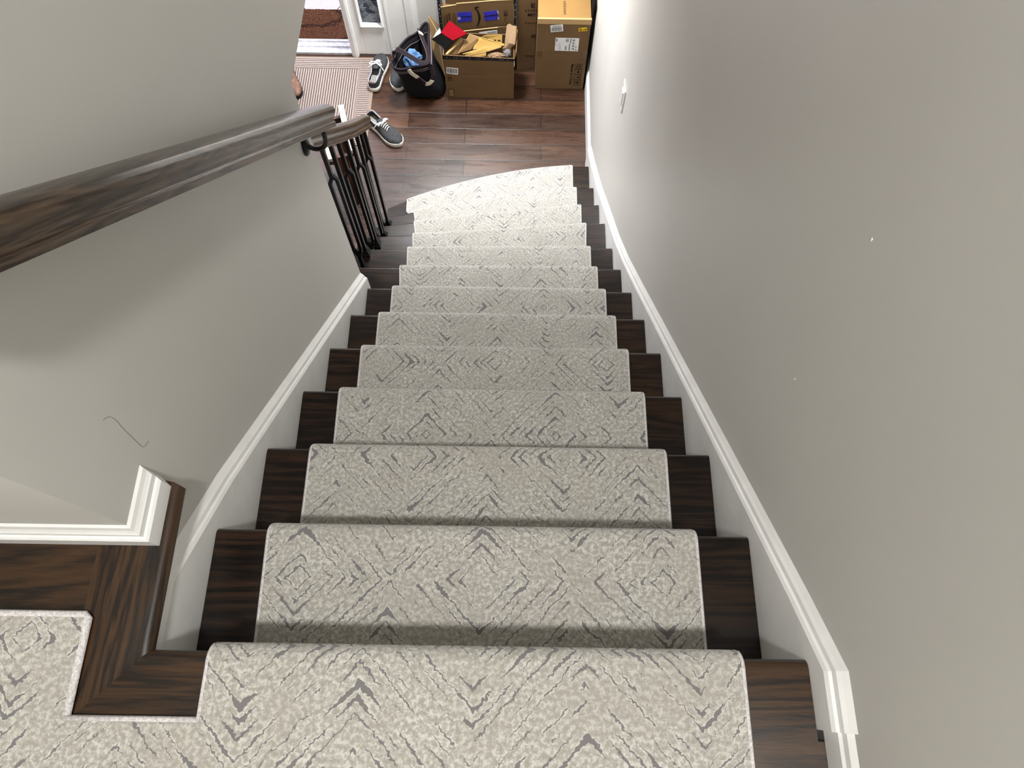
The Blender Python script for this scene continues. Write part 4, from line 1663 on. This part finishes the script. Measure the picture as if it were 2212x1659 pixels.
# upright kraft bag
bm = bmesh.new()
gpts = [[(-0.012, 3.541, 0.42), (0.016, 3.532, 0.428), (0.047, 3.528, 0.418)], [(-0.018, 3.50, 0.39), (0.012, 3.485, 0.392), (0.044, 3.49, 0.388)], [(-0.024, 3.452, 0.36), (0.010, 3.452, 0.366), (0.038, 3.451, 0.358)], [(-0.038, 3.436, 0.335), (-0.008, 3.441, 0.336), (0.016, 3.448, 0.340)], [(-0.036, 3.440, 0.30), (-0.008, 3.444, 0.30), (0.016, 3.450, 0.30)]]
vv = []
for row in gpts:
    r_ = []
    for a, b in zip(row[:-1], row[1:]):
        for k in range(6):
            p = Vector(a).lerp(Vector(b), k / 6)
            p.z += 0.008 * noise.noise(p * 60)
            p.y += 0.006 * noise.noise(p * 45 + Vector((3, 1, 2)))
            r_.append(p)
    r_.append(Vector(row[-1]))
    vv.append(r_)
top = [[p.copy() for p in r_] for r_ in vv]
vt = [[bm.verts.new(p) for p in r_] for r_ in top]
vb2 = [[bm.verts.new(p + Vector((0.002, 0.004, -0.004))) for p in r_] for r_ in top]
for a in range(len(vt) - 1):
    for b in range(len(vt[0]) - 1):
        bm.faces.new((vt[a][b], vt[a][b + 1], vt[a + 1][b + 1], vt[a + 1][b]))
        bm.faces.new((vb2[a][b], vb2[a + 1][b], vb2[a + 1][b + 1], vb2[a][b + 1]))
per = [(0, b) for b in range(len(vt[0]))] + [(a, len(vt[0]) - 1) for a in range(1, len(vt))] + [(len(vt) - 1, b) for b in range(len(vt[0]) - 2, -1, -1)] + [(a, 0) for a in range(len(vt) - 2, 0, -1)]
for i in range(len(per)):
    a, b = per[i], per[(i + 1) % len(per)]
    bm.faces.new((vt[a[0]][a[1]], vt[b[0]][b[1]], vb2[b[0]][b[1]], vb2[a[0]][a[1]]))
o = obj('kraft_paper', bm, M['kraft'], smooth=True, auto=30)
rebase(o, (0.0, 3.48, 0.30))
tag(o, 'tall crumpled kraft paper sleeve standing at the right end of the heap', 'paper', WG)

# ------------------------------------------------------------------ tote bag
t = thing('tote_bag', 'open black tote bag with plum straps slumped beside the open box', 'bag', (-0.56, 3.47, 0))
RIM = [(-0.707, 3.362), (-0.697, 3.394), (-0.677, 3.43), (-0.653, 3.48), (-0.629, 3.526), (-0.585, 3.580), (-0.552, 3.633), (-0.533, 3.671), (-0.513, 3.694), (-0.498, 3.677), (-0.493, 3.639), (-0.490, 3.57), (-0.482, 3.479), (-0.474, 3.39), (-0.48, 3.354), (-0.516, 3.336), (-0.556, 3.33), (-0.601, 3.316), (-0.641, 3.304), (-0.674, 3.31), (-0.696, 3.327)]


def resample(pts, n):
    p = [Vector(x) for x in pts] + [Vector(pts[0])]
    L = [0]
    for a, b in zip(p[:-1], p[1:]):
        L.append(L[-1] + (b - a).length)
    out = []
    for k in range(n):
        s = L[-1] * k / n
        for i in range(len(p) - 1):
            if L[i] <= s <= L[i + 1]:
                out.append(p[i].lerp(p[i + 1], (s - L[i]) / max(1e-9, L[i + 1] - L[i])))
                break
    return out


NB = 64
rimp = resample([(x, y, 0.30) for x, y in RIM], NB)
for p in rimp:
    p.z += 0.012 * math.sin(p.y * 22) + 0.01 * noise.noise(p * 11)
cb = Vector((-0.528, 3.465, 0.001))
rc = Vector((-0.575, 3.46, 0.30))
base = []
for p in rimp:
    a = math.atan2(p.y - rc.y, p.x - rc.x)
    e = 0.62
    ca, sa = math.cos(a), math.sin(a)
    base.append(cb + Vector((0.118 * math.copysign(abs(ca) ** e, ca), 0.098 * math.copysign(abs(sa) ** e, sa), 0)))


def ring(f, bulge, inset=0.0, zadd=0.0):
    out = []
    for i, (b, r) in enumerate(zip(base, rimp)):
        p = b.lerp(r, f)
        n = Vector((p.x - lerp(cb.x, rc.x, f), p.y - lerp(cb.y, rc.y, f), 0))
        n = n.normalized() if n.length > 1e-6 else n
        w = noise.noise(Vector((p.x * 14, p.y * 14, p.z * 9))) * 0.014 * (1 - abs(2 * f - 1))
        p = p + n * (bulge + w - inset)
        p.z += zadd
        out.append(p)
    return out


bm = bmesh.new()
rings = [ring(0.0, -0.02), ring(0.0, 0.0, 0, 0.006), ring(0.15, 0.016), ring(0.35, 0.012), ring(0.55, -0.004), ring(0.78, -0.006), ring(0.93, 0.0), ring(1.0, 0.0),
         ring(1.0, 0.0, 0.005), ring(0.8, 0.0, 0.010), ring(0.5, 0.0, 0.012), ring(0.25, 0.0, 0.014), ring(0.2, -0.03, 0.02)]
loft(bm, rings)
bagb = obj('bag_body', bm, M['bag'], t, smooth=True)
bm = bmesh.new()
tube(bm, [p for p in ring(1.0, 0.0, 0.0025, 0.002)] + [ring(1.0, 0.0, 0.0025, 0.002)[0]], 0.0062, 8)
band = obj('rim_band', bm, M['bag_trim'], t, smooth=True)
bm = bmesh.new()
tube(bm, ring(0.93, 0.004) + [ring(0.93, 0.004)[0]], 0.0017, 6)
tube(bm, ring(0.89, 0.005) + [ring(0.89, 0.005)[0]], 0.0017, 6)
tube(bm, ring(0.86, 0.0, 0.0145) + [ring(0.86, 0.0, 0.0145)[0]], 0.0015, 6)
obj('rim_piping', bm, M['piping'], band, smooth=True)


def strap(path, w, th, ups):
    """flat webbing ribbon along a path; ups gives the width direction at each point"""
    path = [Vector(p) for p in path]
    rings = []
    L, R_ = [], []
    n = len(path)
    for i, p in enumerate(path):
        tdir = (path[min(i + 1, n - 1)] - path[max(i - 1, 0)]).normalized()
        wd = (ups[i] - tdir * ups[i].dot(tdir)).normalized()
        nd = tdir.cross(wd).normalized()
        rings.append([p + wd * w / 2 + nd * th / 2, p + wd * w / 2 - nd * th / 2, p - wd * w / 2 - nd * th / 2, p - wd * w / 2 + nd * th / 2])
        L.append(p + wd * w * 0.47 + nd * th * 0.6)
        R_.append(p - wd * w * 0.47 + nd * th * 0.6)
    bm = bmesh.new()
    loft(bm, rings)
    return bm, L, R_


h1 = smoothpath([(-0.551, 3.606, 0.315), (-0.522, 3.51, 0.345), (-0.495, 3.427, 0.36), (-0.476, 3.372, 0.352), (-0.475, 3.338, 0.338), (-0.497, 3.318, 0.335), (-0.536, 3.322, 0.345), (-0.587, 3.352, 0.352), (-0.64, 3.39, 0.352), (-0.668, 3.410, 0.345), (-0.684, 3.412, 0.325), (-0.694, 3.396, 0.30)], 6)
n1 = len(h1)
# ribbon lies flat with its width pointing inwards and up
cen = Vector((-0.57, 3.44, 0.35))
ups = []
for p in h1:
    v = Vector((p.x - cen.x, p.y - cen.y, 0))
    ups.append(v.normalized() * -0.8 + Vector((0, 0, 0.6)))
ups1 = ups
bm, L, R_ = strap(h1, 0.026, 0.004, ups)
s1 = obj('strap', bm, M['bag_trim'], t, smooth=True, auto=40)
bm = bmesh.new()
tube(bm, L, 0.0017, 6)
tube(bm, R_, 0.0017, 6)
obj('strap_piping', bm, M['piping'], s1, smooth=True)
h2 = smoothpath([(-0.598, 3.318, 0.285), (-0.585, 3.322, 0.251), (-0.560, 3.330, 0.219), (-0.536, 3.332, 0.188), (-0.503, 3.330, 0.160), (-0.474, 3.334, 0.176), (-0.458, 3.340, 0.21), (-0.461, 3.347, 0.246), (-0.468, 3.352, 0.29)], 6)
ups = []
c2 = Vector((-0.53, 3.33, 0.26))
for p in h2:
    v = Vector((p.x - c2.x, 0, p.z - c2.z))
    ups.append(v.normalized() + Vector((0, 0.15, 0)))
bm, L, R_ = strap(h2, 0.024, 0.004, ups)
s2 = obj('strap', bm, M['bag_trim'], t, smooth=True, auto=40)
bm = bmesh.new()
tube(bm, L, 0.0015, 6)
tube(bm, R_, 0.0015, 6)
obj('strap_piping', bm, M['piping'], s2, smooth=True)
for a, b in ((0, 15), (23, 33)):
    bm, _, _ = strap([p + Vector((0, -0.003, 0.001)) for p in h2[a:b]], 0.0265, 0.004, ups[a:b])
    o = obj('strap_tab', bm, M['canvas'], s2, smooth=True, auto=40)
    o['label'] = 'cream canvas tab'
bm, _, _ = strap([p + Vector((0.002, 0, 0.003)) for p in h1[2:5]], 0.0275, 0.004, ups1[2:5])
o = obj('strap_tab', bm, M['canvas'], s1, smooth=True, auto=40)
o['label'] = 'cream canvas tab'
crumple('cloth', 'light blue cloth bunched inside the black tote bag', 'cloth', (-0.585, 3.465, 0.225), (0.05, 0.045, 0.05), M['denim'], 11.0, 4, 0.5, 1.6, None)

# ------------------------------------------------------------------ shoes


def outline(yy, L=0.295):
    """half-widths (left, right) of a sole at fraction yy from heel to toe"""
    tab = [(0.0, 0.012, 0.012), (0.03, 0.026, 0.026), (0.10, 0.034, 0.034), (0.25, 0.034, 0.035), (0.42, 0.033, 0.037), (0.58, 0.040, 0.044), (0.72, 0.046, 0.049), (0.84, 0.045, 0.044), (0.93, 0.035, 0.031), (0.98, 0.018, 0.014), (1.0, 0.004, 0.003)]
    for a, b in zip(tab[:-1], tab[1:]):
        if a[0] <= yy <= b[0]:
            f = (yy - a[0]) / (b[0] - a[0])
            return lerp(a[1], b[1], f), lerp(a[2], b[2], f)
    return tab[-1][1:]


def make_shoe(name, label, cat, mats, L=0.295, group=None, boot=False):
    """low lace-up shoe standing at the origin, toe towards +y, heel at y 0"""
    t = thing(name, label, cat, (0, 0, 0), 0, group)
    N = 40
    fr = [0.5 - 0.5 * math.cos(PI * i / N) for i in range(N + 1)]
    left = [(-outline(f)[0], f * L) for f in fr]
    right = [(outline(f)[1], f * L) for f in fr]
    poly = left + right[::-1][1:-1]
    poly = [Vector((x, y, 0)) for x, y in poly]
    cx = Vector((0, L / 2, 0))

    def shrink(p, d):
        v = p - Vector((0.0, min(max(p.y, 0.05), L - 0.06), 0))
        return p - v.normalized() * d if v.length > 1e-6 else p
    bm = bmesh.new()
    loft(bm, [[shrink(p, 0.003) + Vector((0, 0, 0.0006)) for p in poly], [p + Vector((0, 0, 0.004)) for p in poly], [p + Vector((0, 0, 0.026)) for p in poly], [shrink(p, 0.003) + Vector((0, 0, 0.029)) for p in poly]])
    obj('sole', bm, mats['sole'], t, smooth=True, auto=50)
    # upper: cross sections from heel to toe, open over the foot hole
    secs = []
    for f in [0.012, 0.05, 0.10, 0.17, 0.25, 0.33, 0.41, 0.47, 0.53, 0.60, 0.68, 0.76, 0.84, 0.91, 0.96, 0.985]:
        wl, wr = outline(f)
        wl -= 0.003
        wr -= 0.003
        if f < 0.10:
            h = lerp(0.066, 0.072, f / 0.1)
        elif f < 0.33:
            h = lerp(0.072, 0.060, (f - 0.1) / 0.23)
        elif f < 0.47:
            h = lerp(0.060, 0.080, (f - 0.33) / 0.14)
        elif f < 0.6:
            h = lerp(0.080, 0.068, (f - 0.47) / 0.13)
        elif f < 0.9:
            h = lerp(0.068, 0.050, (f - 0.6) / 0.3)
        else:
            h = lerp(0.050, 0.034, (f - 0.9) / 0.085)
        secs.append((f, wl, wr, h))
    M_ = 9
    bm = bmesh.new()
    oL, oR, cov = [], [], []
    for (f, wl, wr, h) in secs:
        y = f * L
        open_ = f < 0.44
        rowL, rowR = [], []
        for k in range(M_):
            s = k / (M_ - 1)
            if open_:
                lean = 0.20 * s ** 2 + 0.04 * s
                z = 0.026 + (h - 0.026) * s
                rowL.append((-wl * (1 - lean), y, z))
                rowR.append((wr * (1 - lean), y, z))
            else:
                a = s * PI / 2
                rowL.append((-wl * math.cos(a) ** 0.8 if s < 1 else 0.0, y, 0.026 + (h - 0.026) * math.sin(a) ** 0.9))
                rowR.append((wr * math.cos(a) ** 0.8 if s < 1 else 0.0, y, 0.026 + (h - 0.026) * math.sin(a) ** 0.9))
        oL.append([bm.verts.new(p) for p in rowL])
        oR.append([bm.verts.new(p) for p in rowR])
    for i in range(len(secs) - 1):
        for k in range(M_ - 1):
            bm.faces.new((oL[i][k], oL[i + 1][k], oL[i + 1][k + 1], oL[i][k + 1]))
            bm.faces.new((oR[i][k], oR[i][k + 1], oR[i + 1][k + 1], oR[i + 1][k]))
    for k in range(M_ - 1):
        bm.faces.new((oL[0][k], oL[0][k + 1], oR[0][k + 1], oR[0][k]))
        bm.faces.new((oL[-1][k], oR[-1][k], oR[-1][k + 1], oL[-1][k + 1]))
    bmesh.ops.remove_doubles(bm, verts=bm.verts[:], dist=0.0003)
    up = obj('upper', bm, mats['upper'], t, smooth=True, auto=60)
    sd = up.modifiers.new('thickness', 'SOLIDIFY')
    sd.thickness = 0.0028
    sd.offset = -1
    # padded collar round the opening
    ne = sum(1 for s in secs if s[0] < 0.44)
    colr = []
    for i in range(ne - 1, -1, -1):
        f, wl, wr, h = secs[i]
        colr.append((-wl * 0.76, f * L + (0.004 if i == 0 else 0), h))
    for i in range(ne):
        f, wl, wr, h = secs[i]
        colr.append((wr * 0.76, f * L + (0.004 if i == 0 else 0), h))
    bm = bmesh.new()
    tube(bm, smoothpath(colr, 3), 0.0042, 8)
    obj('collar', bm, mats['collar'], t, smooth=True)
    # dark inside with insole and tongue
    bm = bmesh.new()
    pin = []
    for f in fr:
        if f < 0.62:
            pin.append((-outline(f)[0] + 0.007, f * L))
    pin2 = [(-x * 1.0, y) for x, y in pin][::-1]
    pts = [(x, max(y, 0.008), 0.0295) for x, y in pin + pin2]
    prism(bm, pts, (0, 0, 0.0015))
    obj('insole', bm, mats['insole'], t)
    bm = bmesh.new()
    rings = []
    for f, w, z in ((0.36, 0.017, 0.083), (0.42, 0.019, 0.081), (0.48, 0.018, 0.083), (0.56, 0.014, 0.076), (0.62, 0.010, 0.069)):
        y = f * L
        rings.append([(-w, y, z - 0.004), (-w * 0.5, y, z), (w * 0.5, y, z), (w, y, z - 0.004), (w * 0.5, y, z - 0.003), (-w * 0.5, y, z - 0.003)])
    loft(bm, rings)
    tongue = obj('tongue', bm, mats['tongue'], t, smooth=True)
    if boot:
        bm = bmesh.new()
        tube(bm, smoothpath([(-0.004, 0.004, 0.07), (-0.004, -0.012, 0.082), (0.0, -0.02, 0.074), (0.004, -0.012, 0.06), (0.004, 0.002, 0.055)], 5), 0.0025, 6)
        obj('pull_loop', bm, mats['collar'], t, smooth=True)
        return t
    # heel patch
    bm = bmesh.new()
    rings = []
    for k in range(7):
        a = (k / 6 - 0.5) * 1.6
        rings.append([(0.021 * math.sin(a), 0.010 - 0.007 * math.cos(a), 0.060), (0.021 * math.sin(a), 0.010 - 0.007 * math.cos(a) + 0.001, 0.0735), (0.019 * math.sin(a), 0.013 - 0.005 * math.cos(a), 0.0735), (0.019 * math.sin(a), 0.013 - 0.005 * math.cos(a), 0.060)])
    loft(bm, rings)
    obj('heel_tab', bm, mats['tab'], t, smooth=True)
    # laces: cross bars and a bow
    lace = bmesh.new()
    for i, f in enumerate((0.50, 0.545, 0.59, 0.635)):
        y = f * L
        z = lerp(0.084, 0.0735, i / 3)
        w = lerp(0.021, 0.014, i / 3)
        tube(lace, smoothpath([(-w, y - 0.004, z - 0.008), (-w * 0.5, y - 0.001, z - 0.001), (w * 0.4, y + 0.003, z), (w, y + 0.006, z - 0.008)], 4), 0.0028, 6)
    lb = obj('laces', lace, mats['lace'], t, smooth=True)
    bow = bmesh.new()
    k0 = (0.0, 0.495 * L, 0.088)
    for s, l_ in ((-1, 1.0), (1, 0.8)):
        tube(bow, smoothpath([k0, (s * 0.016, 0.51 * L, 0.095), (s * 0.034 * l_, 0.50 * L, 0.086), (s * 0.038 * l_, 0.475 * L, 0.078), (s * 0.022, 0.47 * L, 0.088), k0], 5), 0.0028, 6)
        tube(bow, smoothpath([k0, (s * 0.014, 0.46 * L, 0.088), (s * 0.032, 0.43 * L, 0.078), (s * 0.045, 0.40 * L if s > 0 else 0.42 * L, 0.060)], 5), 0.0028, 6)
    bmesh.ops.create_icosphere(bow, subdivisions=2, radius=0.0045, matrix=Matrix.Translation(Vector(k0)))
    obj('bow', bow, mats['lace'], lb, smooth=True)
    return t


SM = dict(sole=M['rubber'], upper=M['suede'], collar=M['lining'], insole=M['insole'], tongue=M['suede'], tab=M['tan'], lace=M['lace'])
SG = 'charcoal lace-up sneakers'
shoe = make_shoe('sneaker', 'charcoal sneaker on the rug edge, toe pointing at the front wall', 'shoe', SM, 0.30, SG)
shoe.location = (-0.862, 3.405, 0.0078)
shoe.rotation_euler = (0, 0, math.radians(-7))
dup(shoe, (-0.873, 3.185, 0.0006), math.radians(-133), 'charcoal sneaker in the open floor below the rug with long trailing white laces', SG)
dup(shoe, (-0.722, 3.715, 0.0006), math.radians(-177), 'charcoal sneaker partly tucked under the left side of the black tote bag', SG)
BM = dict(sole=M['black_rubber'], upper=M['leather'], collar=M['black_rubber'], insole=M['lining_dark'], tongue=M['leather'], tab=M['leather'], lace=M['lace'])
bt = make_shoe('leather_shoe', 'tan brown leather shoe with black sole on the rug beside the stair wall', 'shoe', BM, 0.29, None, True)
bt.location = (-1.440, 3.605, 0.0078)
bt.rotation_euler = (0, 0, math.radians(-159))

# ------------------------------------------------------------------ small wooden stool behind the railing
t = thing('step_stool', 'small wooden stool with two brightly lit slats seen between the iron balusters', 'stool', (-0.91, 2.68, 0))
ax = Vector((-0.29, 1.0, 0)).normalized()
sd_ = Vector((ax.y, -ax.x, 0))
oR = Vector((-0.8335, 2.565, 0))
oL_ = Vector((-0.9395, 2.507, 0))


def slat(o, l):
    bm = bmesh.new()
    a, b = o - sd_ * 0.016, o + sd_ * 0.016
    prism(bm, [(a.x, a.y, 0.428), (b.x, b.y, 0.428), (b.x + ax.x * l, b.y + ax.y * l, 0.428), (a.x + ax.x * l, a.y + ax.y * l, 0.428)], (0, 0, 0.022))
    return bm


for o, l in ((oR, 0.33), (oL_, 0.36)):
    obj('slat', slat(o, l), [M['stool_lit']], t, bevel=0.002)
    bm = bmesh.new()
    a, b = o - sd_ * 0.0175, o + sd_ * 0.0175
    a -= ax * 0.0005
    b -= ax * 0.0005
    prism(bm, [(a.x, a.y, 0.405), (b.x, b.y, 0.405), (b.x + ax.x * l, b.y + ax.y * l, 0.405), (a.x + ax.x * l, a.y + ax.y * l, 0.405)], (0, 0, 0.0228))
    obj('slat_support', bm, M['stool_dark'], t)


def plank(p, q, z0, z1, th):
    p, q = Vector(p), Vector(q)
    d = (q - p).normalized()
    n = Vector((d.y, -d.x, 0)) * th / 2
    return prismb([p - n + Vector((0, 0, z0)), q - n + Vector((0, 0, z0)), q + n + Vector((0, 0, z0)), p + n + Vector((0, 0, z0))], (0, 0, z1 - z0))


cF = (oR + oL_) / 2 + ax * 0.035
obj('cross_rail', plank(cF - sd_ * 0.058, cF + sd_ * 0.058, 0.355, 0.404, 0.018), M['stool_dark'], t)
obj('leg', plank(cF + ax * 0.0 - sd_ * 0.028, cF - sd_ * -0.028, 0.0006, 0.354, 0.022), M['stool_dark'], t)
cR = cF + ax * 0.27
obj('cross_rail', plank(cR - sd_ * 0.058, cR + sd_ * 0.058, 0.355, 0.404, 0.018), M['stool_dark'], t)
obj('leg', plank(cR - sd_ * 0.028, cR + sd_ * 0.028, 0.0006, 0.354, 0.022), M['stool_dark'], t)
obj('stretcher', plank(cF + ax * 0.011, cR - ax * 0.011, 0.10, 0.14, 0.018), M['stool_dark'], t)

# the sneakers are broad
for o in COL.objects:
    if o.name.startswith('sneaker'):
        o.scale = (1.14, 1.0, 1.08)

for o in list(COL.objects):
    if o.name.split('.')[0] in ('corner_tape', 'tape_patch', 'printed_block', 'screw', 'printed_bar', 'printed_mark', 'printed_dots', 'tape_print', 'torn_edge', 'curved_arrow', 'cut_edge', 'paper_edge'):
        split(o)
